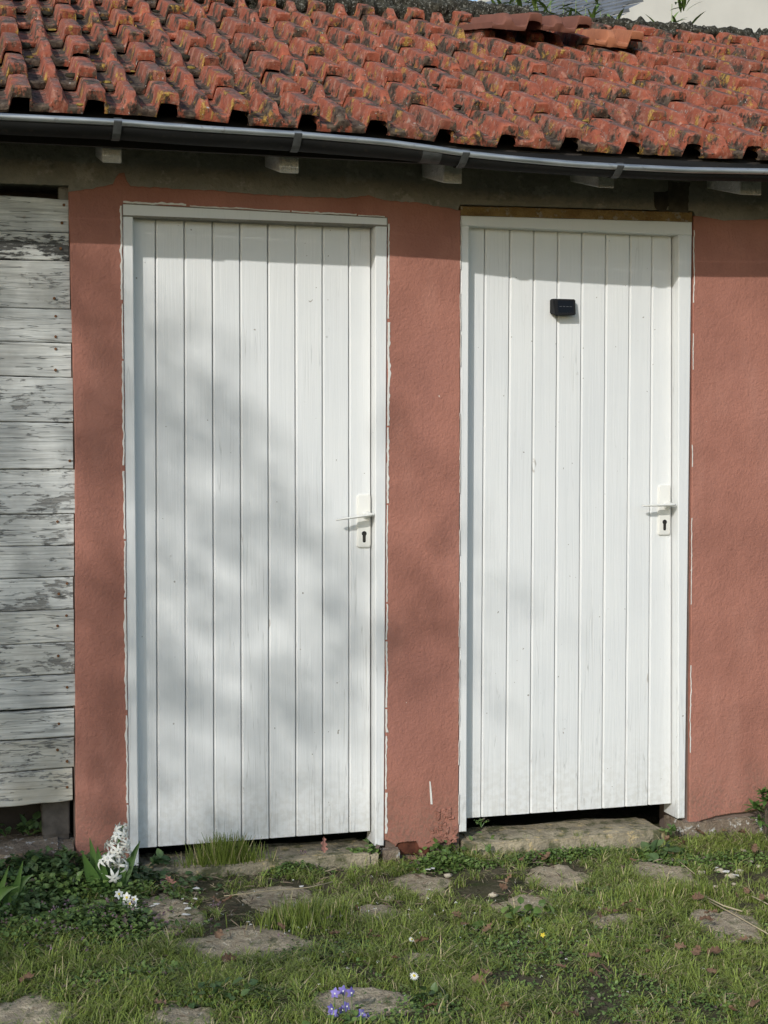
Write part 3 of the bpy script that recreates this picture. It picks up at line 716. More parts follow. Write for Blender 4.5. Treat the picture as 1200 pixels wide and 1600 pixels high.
tag(blobs('lichen', MT['lichen'], il, roof), kind='stuff')

# --- gutter
gut = np.array([(-1.7, 2.283), (.126, 2.276), (.448, 2.278), (.67, 2.2735), (1.004, 2.271), (1.25, 2.263), (1.40, 2.252), (1.505, 2.2415), (1.66, 2.2335), (1.874, 2.2265), (2.037, 2.226), (2.258, 2.227), (2.543, 2.236), (4.8, 2.25)])
def gzt(x): return float(np.interp(x, gut[:, 0], gut[:, 1]))
GR = lambda x: float(np.interp(x, [-2, 1.2, 1.9, 5], [.048, .046, .034, .032]))
def gutter_pts(x, rr, n=14, a0=180, a1=360):
    r_ = GR(x); cy = -.42+r_; cz = gzt(x)-.006; dpt = float(np.interp(x, [-2, 1.1, 1.9, 5], [.74, .74, .62, .58]))
    return [(x, cy+(r_+rr)*math.cos(R(a)), cz+(r_+rr)*dpt*math.sin(R(a))) for a in np.linspace(a0, a1, n)]
rings = []
xs = np.linspace(-1.66, 4.66, 120)
for x in xs: rings.append(np.array(gutter_pts(x, 0)+gutter_pts(x, -.0015)[::-1]))
V, F = loft(rings); g = mesh('gutter', V, F, MT['zincbody'], shed, smooth=True); autosmooth(g, 60)
V, F = tube([(x, -.421, gzt(x)) for x in xs], .0098, 12); mesh('gutter_bead', V, F, MT['zinc'], g, smooth=True)
for px in (184, 465, 727, 968):
    c = W(px, 220, -.42); x = c[0]; acc = Acc(); rings = []
    for (yy, z_) in [(-.395, gzt(x)+.011), (-.421, gzt(x)+.0125), (-.4335, gzt(x))]+[(q_[1]-.002, q_[2]-.002) for q_ in gutter_pts(x, .002, 10)][1:]:
        sh = -.06*(gzt(x)-z_) if px > 700 else -.02*(gzt(x)-z_)
        rings.append(np.array([(x-.0115+sh*3, yy, z_), (x+.0115+sh*3, yy, z_), (x+.0115+sh*3, yy+.003, z_+.001), (x-.0115+sh*3, yy+.003, z_+.001)]))
    V, F = loft(rings); mesh('gutter_bracket', V, F, MT['bracket'], g, origin=(x, -.42, gzt(x)))
# joint sleeve
x = W(676, 232, -.42)[0]; rings = [np.array(gutter_pts(x+d, .0015)+gutter_pts(x+d, .0005)[::-1]) for d in (-.03, .03)]; V, F = loft(rings); mesh('joint_sleeve', V, F, MT['bracket'], g)
V = []
for x in xs:
    zb_ = gzt(x)-.004; yb_ = -.42+2*GR(x); zt_ = float(zl(x))-.006
    V += [(x, yb_, zb_), (x, -.286, zt_), (x, -.281, zt_), (x, yb_+.004, zb_-.004)]
V = np.array(V); F = [(4*i+a, 4*i+b, 4*i+4+b, 4*i+4+a) for i in range(len(xs)-1) for a, b in ((0, 1), (1, 2), (2, 3), (3, 0))]
mesh('eaves_light_block', V, F, MT['zincbody'], g)  # added strip, out of sight, blocks sun leaking between gutter and tiles
# --- rafter ends
YE = -.24
for (pa, pb, top_, bot_) in ((160, 190, 205, 254), (437, 467, 225, 270), (693, 722, 240, 286), (934, 960, 252, 293), (1156, 1190, 262, 304), (-115, -85, 200, 240), (1400, 1434, 270, 316)):
    a = W(pa, bot_, YE); b = W(pb, bot_, YE); zt = float(zl((a[0]+b[0])/2))-.03; V = []
    for x in (a[0], b[0]):
        V += [(x, YE, a[2]), (x, YE, zt+.00), (x, .22, zt+.22*SAl/CAl+.03), (x, .22, a[2]+.24*SAl/CAl)]
    bm = bmesh.new(); vs = [bm.verts.new(v) for v in V]
    for f in ((0, 1, 2, 3), (7, 6, 5, 4), (0, 4, 5, 1), (1, 5, 6, 2), (2, 6, 7, 3), (3, 7, 4, 0)): bm.faces.new([vs[i] for i in f])
    bmesh.ops.recalc_face_normals(bm, faces=bm.faces)
    bmesh.ops.bevel(bm, geom=list(bm.edges), offset=.003, segments=1, affect='EDGES')
    bmesh_obj('rafter_end', bm, MT['rafter'] if 'rafter' in MT else MT.setdefault('rafter', m_stone('grey_white_rafter', (.50, .49, .46), (.62, .61, .58), (.66, .65, .62), 0, 14)), shed)
# fascia behind gutter, shade put into its dark colour
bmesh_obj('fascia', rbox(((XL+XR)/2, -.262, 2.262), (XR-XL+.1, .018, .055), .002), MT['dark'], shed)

# ================================================================ THINGS ON THE SHED
# solar light
lx, _, lz = W(877, 479, YD)
lamp = tag(empty('solar_light', (lx, YD, lz)), 'small black solar light fixed high on the sunlit plank door', 'solar light')
bm = bmesh.new(); hw = .044; pts = [(-hw, -.001, -.026), (hw, -.001, -.026), (hw, -.001, .024), (-hw, -.001, .024), (-hw+.006, -.042, -.036), (hw-.007, -.042, -.033), (hw-.002, -.026, .024), (-hw+.004, -.026, .024)]
vs = [bm.verts.new((lx+a, YD+b, lz+c)) for a, b, c in pts]
for f in ((0, 3, 2, 1), (4, 5, 6, 7), (0, 1, 5, 4), (1, 2, 6, 5), (2, 3, 7, 6), (3, 0, 4, 7)): bm.faces.new([vs[i] for i in f])
bmesh.ops.recalc_face_normals(bm, faces=bm.faces)
bmesh.ops.bevel(bm, geom=list(bm.edges), offset=.003, segments=2, affect='EDGES'); bmesh_obj('lamp_body', bm, MT['black'], lamp)
def pf(a, b):   # point on sloping front
    t = (b+.030)/.054; return np.array([lx+a, YD-.0405+.014*t-.0008, lz+b])
V = [pf(-.027, -.024), pf(.030, -.024), pf(.031, .018), pf(-.025, .018)]; V = V+[v+np.array([0, .002, 0]) for v in V]
sp = mesh('solar_panel', V, [(0, 1, 2, 3), (4, 7, 6, 5), (0, 4, 5, 1), (1, 5, 6, 2), (2, 6, 7, 3), (3, 7, 4, 0)], MT['panelglass'], lamp)
acc = Acc()
for i in range(4):
    a = -.020+i*.0125; V = [pf(a, -.0035), pf(a+.008, -.0035), pf(a+.008, -.0022), pf(a, -.0022)]; V = [v-np.array([0, .0006, 0]) for v in V]; V += [v+np.array([0, .001, 0]) for v in V]
    acc.add(V, [(0, 1, 2, 3), (4, 7, 6, 5), (0, 4, 5, 1), (1, 5, 6, 2), (2, 6, 7, 3), (3, 7, 4, 0)])
acc.build('contact_strip', MT['silver'], sp)
# loose tiles on the ridge
def loose(name, xr, s0, lf, sd, mat, label, zrot, hb=.03):
    def ex(x, s, hv):
        q = roofpt(x, s, hv*1.0+hb); c = q.mean(0); return q
    sp_ = [(xr, s0, lf, sd, lambda x, s, hv: roofpt(x+zrot*(s-s0), s, hv+hb))]
    c = roofpt(np.array([xr-WT/2]), np.array([s0+.15]), np.array([hb]))[0]
    return tag(make_tiles(name, mat, sp_, None, c), label, 'roof tile', 'loose roof tiles lying near the ridge')
def onroof(px, py, hh):
    d = ray(px, py); n = np.array([0, -SAl, CAl]); p0 = roofpt(np.array([2.5]), np.array([1.5]), np.array([hh]))[0]
    t = ((p0-CP)@n)/(d@n); P = CP+d*t; return P[0], (P[1]+.30+hh*SAl)/CAl
a = onroof(872, 52, .13); b = onroof(962, 51, .10); c = onroof(1025, 58, .09)
print('loose', a, b, c)
loose('roof_tile', a[0]-.02, a[1]+.15, .085, 901, MT['tile_brown'], 'smooth brown clay tile lying loose at the ridge, leftmost of the three', -.05, .035)
loose('roof_tile', a[0]-.02+WT*1.0, a[1]+.15, .085, 902, MT['tile_brown'], 'smooth brown clay tile lying between another brown tile and the orange one', -.05, .040)
loose('roof_tile', a[0]+2*WT-.012, a[1]+.10, .060, 903, MT['tile_orange'], 'brighter orange clay tile lying loose at the ridge beside two brown ones', .10, .030)

# ================================================================ BACKGROUND
p0 = W(972, 0, 8.0); hx = p0[0]
nb = tag(empty('house', (hx+3, 10, 0)), 'pale rendered neighbouring house with dark slate roof rising behind the shed ridge', 'house')
bmesh_obj('wall', rbox((hx+4, 11, 3.2), (8, 6, 6.5), .01), MT['render'], nb)
MT['slate'] = m_simple('slate', (.17, .185, .205), .5, .25, 8, .2)
acc = Acc(); O = W(800, 45, 6.0); dd = np.array([-.6, .8, 0]); uu = np.array([.8*.866, .6*.866, .5]); nn2 = np.array([-.8*.5, -.6*.5, .866])
for i in range(-8, 9):   # overlapping slate courses
    V = []; F = []; L0, L1 = -1.1-.05*i*0, 9.0; nseg = 46
    for k in range(nseg):
        t0 = L0+(L1-L0)*(k+.5*(i % 2))/nseg; t1 = t0+(L1-L0)/nseg-.006; o_ = len(V); jz = rng.uniform(0, .005); A_ = O+uu*(i*.115)
        V += [A_+dd*t0+nn2*(.030+jz), A_+dd*t1+nn2*(.030+jz), A_+dd*t1+uu*.2+nn2*(.008+jz), A_+dd*t0+uu*.2+nn2*(.008+jz), A_+dd*t0+nn2*(.004+jz), A_+dd*t1+nn2*(.004+jz)]
        F += [(o_+1, o_, o_+3, o_+2), (o_+5, o_+4, o_, o_+1)]
    acc.add(V, F)
acc.build('roof', MT['slate'], nb)

# ================================================================ VEGETATION TEMPLATES
def leaf_t(n=3, w_=.35, droop=.25, fold=.15, tipw=1.0):
    """leaf along +Y, unit length; returns V, F"""
    V = []; ts = np.linspace(0, 1, n+1)
    for i, t in enumerate(ts):
        ww = w_*math.sin(math.pi*min(.999, max(.03, t**.75)))**.8; z = -droop*t*t
        if i == n: V.append((0, 1, z))
        else: V += [(-ww/2, t, z+fold*ww), (0, t, z), (ww/2, t, z+fold*ww)]
    F = []
    for i in range(n-1):
        a = i*3; F += [(a, a+1, a+4, a+3), (a+1, a+2, a+5, a+4)]
    a = (n-1)*3; F += [(a, a+1, a+3), (a+1, a+2, a+3)]
    return np.array(V), F
LEAF = leaf_t()
# flat stones first (so that grass keeps off them)
ST = [((258, 1425), 46, 30, 'flat brown stone in front of the left door frame, white flakes on it'),
      ((430, 1398), 70, 18, 'long flat stone below the middle of the left door'),
      ((385, 1472), 95, 26, 'largest flat stone, worn and half buried below the left door'),
      ((40, 1585), 62, 26, 'flat grey stone at the bottom left corner'),
      ((290, 1590), 55, 18, 'pale flat stone at the bottom edge beside the left grass'),
      ((560, 1565), 85, 28, 'flat stone behind the purple violets'),
      ((655, 1378), 48, 20, 'pale flat stone at the foot of the middle pier'),
      ((585, 1422), 46, 14, 'small grey gravelly stone between the two doors'),
      ((872, 1366), 50, 19, 'pale flat stone in front of the stone step'),
      ((815, 1412), 56, 15, 'narrow flat stone in the grass below the right door'),
      ((1035, 1362), 50, 24, 'cream flat stone in front of the right door frame'),
      ((960, 1436), 42, 11, 'dull flat stone with purple brown leaves on it'),
      ((1130, 1440), 54, 26, 'mottled flat stone at the right edge of the lawn'),
      ((650, 1490), 40, 7, 'thin sliver of stone in the lawn above the white daisy')]
stones = []
for (cx, cy), rx, ry, lab in ST:
    c = G(cx, cy); e = G(cx+rx, cy); t_ = G(cx, cy-ry); b_ = G(cx, min(cy+ry, 1640)); rxw = np.linalg.norm(e-c); ryw = (np.linalg.norm(t_-c)+np.linalg.norm(b_-c))/2
    stones.append((c[0], c[1], rxw, ryw)); z0 = gz(c[0], c[1])+.002; k = 48; rings = []; ph = rng.uniform(0, 99)
    for f, dz in ((1.05, -.04), (1.03, -.012), (.97, .001), (.90, .003), (.8, .005), (.68, .006), (.55, .007), (.4, .007), (.25, .008), (.1, .008)):
        rg = []
        for j in range(k):
            a = 2*math.pi*j/k; q = f*(1+.55*N(ph, math.cos(a)*1.3, math.sin(a)*1.1)+.16*N(ph+5, math.cos(a)*4, math.sin(a)*4)+.06*N(ph+5, math.cos(a)*11, math.sin(a)*11))
            rg.append((c[0]+rxw*q*math.cos(a), c[1]+ryw*q*math.sin(a), z0+dz+.006*N(ph, math.cos(a)*2.5*f, math.sin(a)*2.5*f)+.003*N(ph, math.cos(a)*9*f, math.sin(a)*9*f)))
        rings.append(np.array(rg))
    V, F = loft(rings); o = mesh('flat_stone', V, F, MT['slab'], origin=(c[0], c[1], z0)); autosmooth(o, 60)
    tag(o, lab, 'flat stone', 'flat stones set in the grass')
def onstone(x, y, k=.92):
    m = np.zeros(len(x), bool)
    for a, b, rx, ry in stones: m |= ((x-a)/(rx*k))**2+((y-b)/(ry*k))**2 < 1
    return m
gzv = lambda X, Y: np.array([gz(a, b) for a, b in zip(X, Y)])
tuftsP = [((350, 1352), .10, .06, 1.0), ((480, 1425), .17, .09, .7), ((120, 1520), .35, .2, .45), ((1040, 1392), .26, .05, .45), ((915, 1370), .10, .07, .5), ((560, 1365), .14, .05, .7), ((340, 1530), .22, .13, .5),
          ((700, 1500), .3, .1, .3), ((1000, 1520), .4, .15, .25), ((760, 1340), .15, .04, .5), ((860, 1560), .3, .1, .3), ((690, 1440), .2, .08, .4), ((60, 1480), .2, .1, .4), ((230, 1560), .2, .1, .5), ((440, 1530), .15, .1, .5)]
tufts = [(*G(a, b)[:2], r1, r2, k) for (a, b), r1, r2, k in tuftsP]
def tuftf(X, Y):
    o = np.zeros(len(X))
    for a, b, r1, r2, k in tufts: o = np.maximum(o, k*np.exp(-((X-a)/r1)**2-((Y-b)/r2)**2))
    return o
def grass(name, n, xr, yr, hmul=1.0, dens_fn=None, filt=True):
    nt = n//26; cx0 = rng.uniform(*xr, nt); cy0 = rng.uniform(*yr, nt)
    dn = np.array([N(a*2.2, b*2.2, 1)+.5*N(a*7, b*7, 2) for a, b in zip(cx0, cy0)]); tf = tuftf(cx0, cy0)
    bare = np.exp(-((cx0-.75)/.55)**2-((cy0+.42)/.36)**2)+.8*np.exp(-((cx0-2.2)/.7)**2-((cy0+.25)/.16)**2)
    kt = rng.random(nt) < np.clip(.74+1.3*dn+tf*1.3+.25*(cx0 > 1.5)*(cy0 < -.5)-.75*bare, .10, 1); cx0, cy0, tf = cx0[kt], cy0[kt], tf[kt]; nt = len(cx0)
    cnt = rng.integers(12, 40, nt); ci = np.repeat(np.arange(nt), cnt); n = len(ci); cl_az = rng.uniform(0, 6.28, nt); cl_r = rng.uniform(.006, .022, nt); cl_h = rng.uniform(.55, 1.35, nt); cl_c = rng.random(nt); cl_b = rng.uniform(0, .6, nt)
    oa = rng.uniform(0, 6.28, n); orr = np.sqrt(rng.random(n))*cl_r[ci]; X = cx0[ci]+orr*np.cos(oa); Y = cy0[ci]+orr*np.sin(oa); tf = tf[ci]
    st = onstone(X, Y, .90); keep = ~(st & (rng.random(n) < .985)); keep &= Y < -.02; keep &= ~((Y > -.075) & (X > 1.63) & (X < 2.39)); keep &= ~((Y > -.06) & (X > .56) & (X < 1.35))
    X, Y, tf, ci, oa, orr = [q[keep] for q in (X, Y, tf, ci, oa, orr)]; n = len(X)
    H = hmul*cl_h[ci]*(rng.uniform(.020, .060, n)*(1+.5*np.array([N(a*3, b*3, 7) for a, b in zip(X, Y)]))+tf*rng.uniform(.01, .055, n))
    Z = gzv(X, Y)-.004; az_ = oa+rng.normal(0, 1.3, n); lean = .30+orr/cl_r[ci]*.75+np.abs(rng.normal(0, .45, n)); wd = rng.uniform(.0007, .0016, n)
    flat = rng.random(n) < .13; lean = np.where(flat, rng.uniform(1.1, 1.5, n), np.minimum(lean, 1.35)); az_ = np.where(rng.random(n) < cl_b[ci], cl_az[ci]+rng.normal(0, .5, n), az_)
    dx, dy = np.cos(az_), np.sin(az_); sx, sy = -dy, dx
    V = np.zeros((n, 7, 3)); 
    for i, (t, ws) in enumerate(((0, 1), (.4, .9), (.75, .6))):
        an = lean*t*.9; hx_ = H*t*np.sin(an+.1*t); hz_ = H*t*np.cos(an)
        cx, cy, cz = X+dx*hx_, Y+dy*hx_, Z+hz_
        for s, sg in ((0, -1), (1, 1)):
            V[:, 2*i+s] = np.stack([cx+sg*sx*wd*ws, cy+sg*sy*wd*ws, cz], 1)
    an = lean; hx_ = H*np.sin(an+.15); V[:, 6] = np.stack([X+dx*hx_, Y+dy*hx_, Z+H*np.cos(an*1.1)], 1)
    b = np.arange(n)[:, None]*7
    F = (b+np.array([[0, 1, 3, 2]])).tolist()+(b+np.array([[2, 3, 5, 4]])).tolist()+(b+np.array([[4, 5, 6]])).tolist()
    pn = np.array([N(a*4, c*4, 11) for a, c in zip(X, Y)])
    A = np.stack([np.clip(rng.random(n)*.45+cl_c[ci]*.5+pn*.35, 0, 1), np.clip(rng.random(n)*.985+np.where(flat, .10, 0), 0, 1), rng.random(n)], 1)
    return tag(mesh(name, V.reshape(-1, 3), F, MT['grass'], attr=np.repeat(A, 7, 0)), kind='stuff')
gr = grass('grass', 215000, (-.15, 3.35), (-1.95, 0))
tag(gr, 'short green and straw coloured grass growing over the soil in front of the shed', 'grass')
g2 = grass('grass', 26000, (-2, 5), (-3, 0), 1.1); tag(g2, 'sparser grass in the wider garden around the lawn', 'grass')
# ground cover of little leaves
def cover(n, centres, name='ground_cover', mat=None, smin=.006, smax=.013, lift=.03, label=None, lp=None):
    X = []; Y = []; L = []; S = []
    for (a, b), r1, r2, k, li, sc in centres:
        c = G(a, b); m = int(n*k); x_ = c[0]+rng.normal(0, r1*.6, m); y_ = c[1]+rng.normal(0, r2*.6, m); X.append(x_); Y.append(y_)
        fall = np.exp(-((x_-c[0])/r1)**2-((y_-c[1])/r2)**2); L.append(rng.uniform(0.1, 1, m)*li*fall+.004); S.append(np.full(m, sc))
    X, Y, L, S = map(np.concatenate, (X, Y, L, S)); k_ = (Y < -.015) & ~((Y > -.12) & (X > 1.63) & (X < 2.45)) & (Y > -2.6); k_ &= ~(onstone(X, Y, .72) & (rng.random(len(X)) < .85))
    X, Y, L, S = X[k_], Y[k_], L[k_], S[k_]; n = len(X); Z = gzv(X, Y)+L
    rt_ = rots(rng.uniform(0, 6.28, n), rng.normal(.1, .45, n), rng.normal(0, .4, n)); sc = rng.uniform(smin, smax, n)*S
    lt = leaf_t(3, .85, .3, .12) if lp is None else lp
    V, F, A = batch(lt[0], lt[1], np.stack([X, Y, Z], 1), rt_, sc, rng.random((n, 3)))
    o = mesh(name, V, F, mat or MT['cover'], attr=A); return tag(o, label, 'ground cover', kind='stuff')
cover(34000, [((90, 1410), .28, .12, .06, .08, 1.7), ((60, 1470), .30, .20, .10, .05, 1.3), ((150, 1450), .20, .15, .07, .06, 1.5), ((255, 1360), .16, .06, .06, .05, 1.2), ((520, 1345), .16, .05, .055, .05, 1.2), ((460, 1360), .10, .04, .02, .04, 1.1),
              ((690, 1352), .13, .04, .05, .055, 1.5), ((740, 1328), .12, .04, .03, .05, 1.4), ((1030, 1335), .10, .04, .03, .035, 2.0), ((880, 1338), .30, .035, .09, .035, 1.0), ((1120, 1345), .20, .10, .05, .03, 1.1),
              ((570, 1480), .5, .14, .08, .02, .9), ((850, 1480), .5, .2, .10, .018, .9), ((1080, 1560), .4, .25, .08, .018, .9), ((650, 1580), .35, .15, .05, .02, 1.0), ((350, 1560), .25, .1, .04, .03, 1.1), ((200, 1540), .25, .12, .04, .04, 1.3), ((930, 1400), .3, .1, .03, .02, .9)],
      label='low weedy ground cover of small round and heart shaped leaves')
cover(5000, [((80, 1395), .30, .10, .45, .12, 1.0), ((30, 1440), .2, .12, .2, .09, .8), ((160, 1450), .2, .10, .1, .06, .8)], 'nettle_patch', MT['darkleaf'], .014, .030, .1, 'dark leafy nettle patch growing at the foot of the peeling boards')
# purple tops and tiny white blossom
def specks(name, n, mat, centres, s, lift, label):
    acc = [];X=[];Y=[];Z=[]
    for (a, b), r1, r2, k in centres:
        c = G(a, b); m = int(n*k); x_ = c[0]+rng.normal(0, r1, m); y_ = np.minimum(c[1]+rng.normal(0, r2, m), -.03); X.append(x_); Y.append(y_)
    X = np.concatenate(X); Y = np.concatenate(Y); Z = gzv(X, Y)+rng.uniform(.3, 1, len(X))*lift; m = len(X)
    rep = 5; X = np.repeat(X, rep)+rng.normal(0, s*.45, m*rep); Y = np.repeat(Y, rep)+rng.normal(0, s*.45, m*rep); Z = np.repeat(Z, rep)+rng.normal(0, s*.3, m*rep); n = len(X)
    V, F, A = batch(*leaf_t(2, .7, .2, .1), np.stack([X, Y, Z], 1), rots(rng.uniform(0, 6.28, n), rng.normal(0, .6, n), rng.normal(0, .6, n)), rng.uniform(.5, 1, n)*s, rng.random((n, 3)))
    return tag(mesh(name, V, F, mat, attr=A), label, 'wildflowers', kind='stuff')
specks('tiny_white_blossom', 150, MT['petal'], [((90, 1450), .25, .15, .25), ((500, 1420), .25, .1, .3), ((600, 1450), .3, .15, .25), ((850, 1500), .4, .2, .2)], .0042, .05, 'tiny scattered white blossom low in the grass')
specks('purple_nettle_tops', 90, m_leaf('purple_top', (.13, .075, .08), (.26, .17, .22)), [((90, 1470), .25, .12, .6), ((200, 1470), .15, .1, .3), ((490, 1350), .08, .03, .1)], .011, .09, 'dull purple dead nettle tops among the weeds')

# dead thatch, twigs and crumbs on the soil
n = 9000; X = rng.uniform(-.2, 3.3, n); Y = rng.uniform(-1.7, -.03, n); k_ = (np.array([N(a*3, b*3, 21)+.4*N(a*9, b*9, 22) for a, b in zip(X, Y)])+rng.normal(0, .25, n)+.8*np.exp(-((X-.75)/.6)**2-((Y+.42)/.4)**2)+.6*(Y > -.35)) > .30
k_ &= ~((Y > -.075) & (X > 1.63) & (X < 2.39)); X, Y = X[k_], Y[k_]; n = len(X); Z = gzv(X, Y)+rng.uniform(.002, .018, n)
tv = np.array([(-.035, -.5, 0), (.035, -.5, 0), (.05, 0, .06), (-.05, 0, .06), (.02, .5, .0), (-.02, .5, 0)]); V, F, A = batch(tv, [(0, 1, 2, 3), (3, 2, 4, 5)], np.stack([X, Y, Z], 1), rots(rng.uniform(0, 6.28, n), rng.normal(0, .25, n), rng.normal(0, .6, n)), rng.uniform(.012, .045, n), rng.random((n, 3)))
tag(mesh('dry_litter', V, F, m_leaf('dry_litter', (.17, .12, .08), (.42, .34, .23), (.10, .06, .04), .9, third=.7), attr=A), 'dry thatch and crumbs of dead leaf on the bare soil', 'litter', kind='stuff')
for i, (px, py) in enumerate(((1125, 1358), (1142, 1366), (1155, 1360), (1148, 1378), (1118, 1380), (1098, 1398), (770, 1395), (1172, 1345), (1185, 1352), (1162, 1330), (1095, 1360), (475, 1500), (610, 1402), (700, 1365))):
    c = G(px, py); bm = bmesh.new(); bmesh.ops.create_icosphere(bm, subdivisions=2, radius=1); r_ = rng.uniform(.006, .014)
    for v in bm.verts: q = 1+.5*mn.noise(v.co*1.3+Vector((i*7, 0, 0))); v.co = Vector((v.co.x*r_*1.3*q+c[0], v.co.y*r_*q+c[1], v.co.z*r_*.7*q+gz(c[0], c[1])+.006))
    tag(bmesh_obj('pebble', bm, MT['pebble'], origin=c, smooth=True), 'small cream pebble by the wall below the right plaster' if px > 1090 else ('small cream pebble between the long flat stone and the lawn' if px < 500 else 'small cream pebble near the foot of the middle pier'), 'pebble', 'cream pebbles on the soil')

# --- individual plants
def strap_leaf(acc, base, tip, width, bend=.04, n=9, at=(.5, .5, .5), sideup=None):
    base = np.array(base, float); tip = np.array(tip, float); d = tip-base; rows = []
    side = np.cross(d, (0, -1, .3)); side /= np.linalg.norm(side); nrm = np.cross(side, d); nrm /= np.linalg.norm(nrm)
    for i in range(n+1):
        t = i/n; c = base+d*t+np.array([0, 0, 1])*bend*math.sin(math.pi*t); ww = width*(.55+.45*math.sin(math.pi*min(1, t*1.25)))*(1-t**5)*.5+.0004
        rows.append([c-side*ww+nrm*ww*.45, c, c+side*ww+nrm*ww*.45])
    V = np.array(rows).reshape(-1, 3); F = []
    for i in range(n):
        a = i*3; F += [(a, a+1, a+4, a+3), (a+1, a+2, a+5, a+4)]
    acc.add(V, F, at)
def petals(acc, c, nrm, r_, n=5, w_=.5, curl=.3, at=None, tpl=None):
    nrm = np.array(nrm, float); nrm /= np.linalg.norm(nrm); a = np.cross(nrm, (0.1, .2, 1)); a /= np.linalg.norm(a); b = np.cross(nrm, a)
    tV, tF = tpl or leaf_t(4, w_, curl, -.05); ph = rng.uniform(0, 6)
    for k in range(n):
        t = ph+2*math.pi*k/n; d = a*math.cos(t)+b*math.sin(t); s = np.cross(nrm, d)
        M3 = np.stack([s, d, nrm], 1); acc.add(tV*r_*rng.uniform(.88, 1.08)@M3.T+c, tF, at if at is not None else (rng.random(), .5, rng.random()*.2))
# hyacinth
hb = G(168, 1402); hy = hb[1]-.01
hz0 = gz(hb[0], hy); hyc = tag(empty('hyacinth', (hb[0], hy, hz0)), 'white hyacinth in bloom leaning over the left door frame foot', 'hyacinth')
def at(px, py, y): return W(px, py, y)
for (bx, by), (tx, ty), wd in (((160, 1400), (140, 1309), .036), ((172, 1402), (219, 1314), .042), ((164, 1402), (152, 1322), .040), ((156, 1398), (128, 1330), .040), ((176, 1402), (200, 1345), .026), ((168, 1405), (165, 1335), .03)):
    acc = Acc(); strap_leaf(acc, at(bx, by, hy), at(tx, ty, hy+rng.uniform(-.05, .03)), wd, -.006, at=(rng.random(), .5, .3)); acc.build('leaf', MT['fern'], hyc, smooth=True)
acc = Acc(); b0 = at(168, 1400, hy); t0 = at(192, 1290, hy-.01); V, F = tube([b0, at(174, 1360, hy), t0], [.006, .006, .003]); acc.add(V, F, (.6, .5, .3)); acc.build('stalk', MT['fern'], hyc, smooth=True)
acc = Acc(); ptl = leaf_t(5, .34, -.0, -.1); pv = ptl[0].copy(); pv[:, 2] = .75*pv[:, 1]-1.25*pv[:, 1]**2; ptl = (pv, ptl[1])
nf = 28
for i in range(nf):
    t = (i+.5)/nf; ax = at(174, 1368, hy)*(1-t)+t0*t; an = i*2.4; rad = .034*(1-.5*t**2)
    d = np.array([math.cos(an)+rng.normal(0, .2), math.sin(an)+rng.normal(0, .2), rng.normal(.1, .35)]); c = ax+d*rad*rng.uniform(.8, 1.25)
    petals(acc, c, d, (.0285*(1-.25*t)), 6, .3, .3, tpl=ptl)
    V, F = tube([ax, c+d*.004], [.003, .0045], 6); acc.add(V, F, (.2, .5, .3))
acc.build('flower_spike', MT['petal'], hyc, smooth=True)
# primroses
pb = G(200, 1440); pr = tag(empty('primrose', (pb[0], pb[1], gz(pb[0], pb[1]))), 'white primrose clump with yellow eyes in front of the hyacinth', 'primrose')
for (px, py) in ((186, 1397), (198, 1402), (190, 1414), (209, 1405), (211, 1421), (203, 1412)):
    c = at(px, py, pb[1]+.02); nrm = np.array([rng.normal(-.1, .3), -1, rng.normal(.3, .3)])
    acc = Acc(); petals(acc, c, nrm, .0155, 6, .62, .12); fl = acc.build('flower', MT['petal'], pr, smooth=True)
    acc = Acc(); nn = nrm/np.linalg.norm(nrm); petals(acc, c+nn*.0012, nrm, .0042, 6, .9, 0); acc.build('flower_eye', MT['yellow'], fl)
    acc = Acc(); V, F = tube([c, (c[0]*.5+pb[0]*.5, pb[1]+.01, c[2]*.4+gz(pb[0], pb[1])*.6), (pb[0], pb[1], gz(pb[0], pb[1]))], .0013, 5); acc.add(V, F, (.7, .5, .2)); acc.build('stem', MT['fern'], pr)
acc = Acc(); lt = leaf_t(6, .42, .35, .1)
for i in range(12):
    an = rng.uniform(0, 6.28); Rm = rots(np.array([an]), np.array([.5]), np.array([0.]))[0]; acc.add(lt[0]*rng.uniform(.035, .06)@Rm.T+np.array([pb[0], pb[1], gz(pb[0], pb[1])]), lt[1], (rng.random(), .5, .2))
acc.build('leaf_rosette', MT['fern'], pr, smooth=True)
# strap leaved bulb at left edge
pb = G(10, 1440); tl = tag(empty('bulb_plant', (pb[0], pb[1], gz(pb[0], pb[1]))), 'broad strap leaved bulb plant without flowers at the left edge', 'plant')
for (bx, by), (tx, ty), wd, bd in (((0, 1440), (52, 1366), .034, .03), ((10, 1445), (36, 1345), .026, 0), ((-30, 1440), (30, 1385), .030, .03), ((20, 1450), (38, 1372), .030, 0), ((-20, 1440), (-30, 1340), .03, 0), ((-20, 1450), (14, 1352), .026, 0)):
    acc = Acc(); strap_leaf(acc, at(bx, by, pb[1]), at(tx, ty, pb[1]-rng.uniform(0, .05)), wd, bd, at=(rng.random(), .5, .1)); acc.build('leaf', MT['fern'], tl, smooth=True)
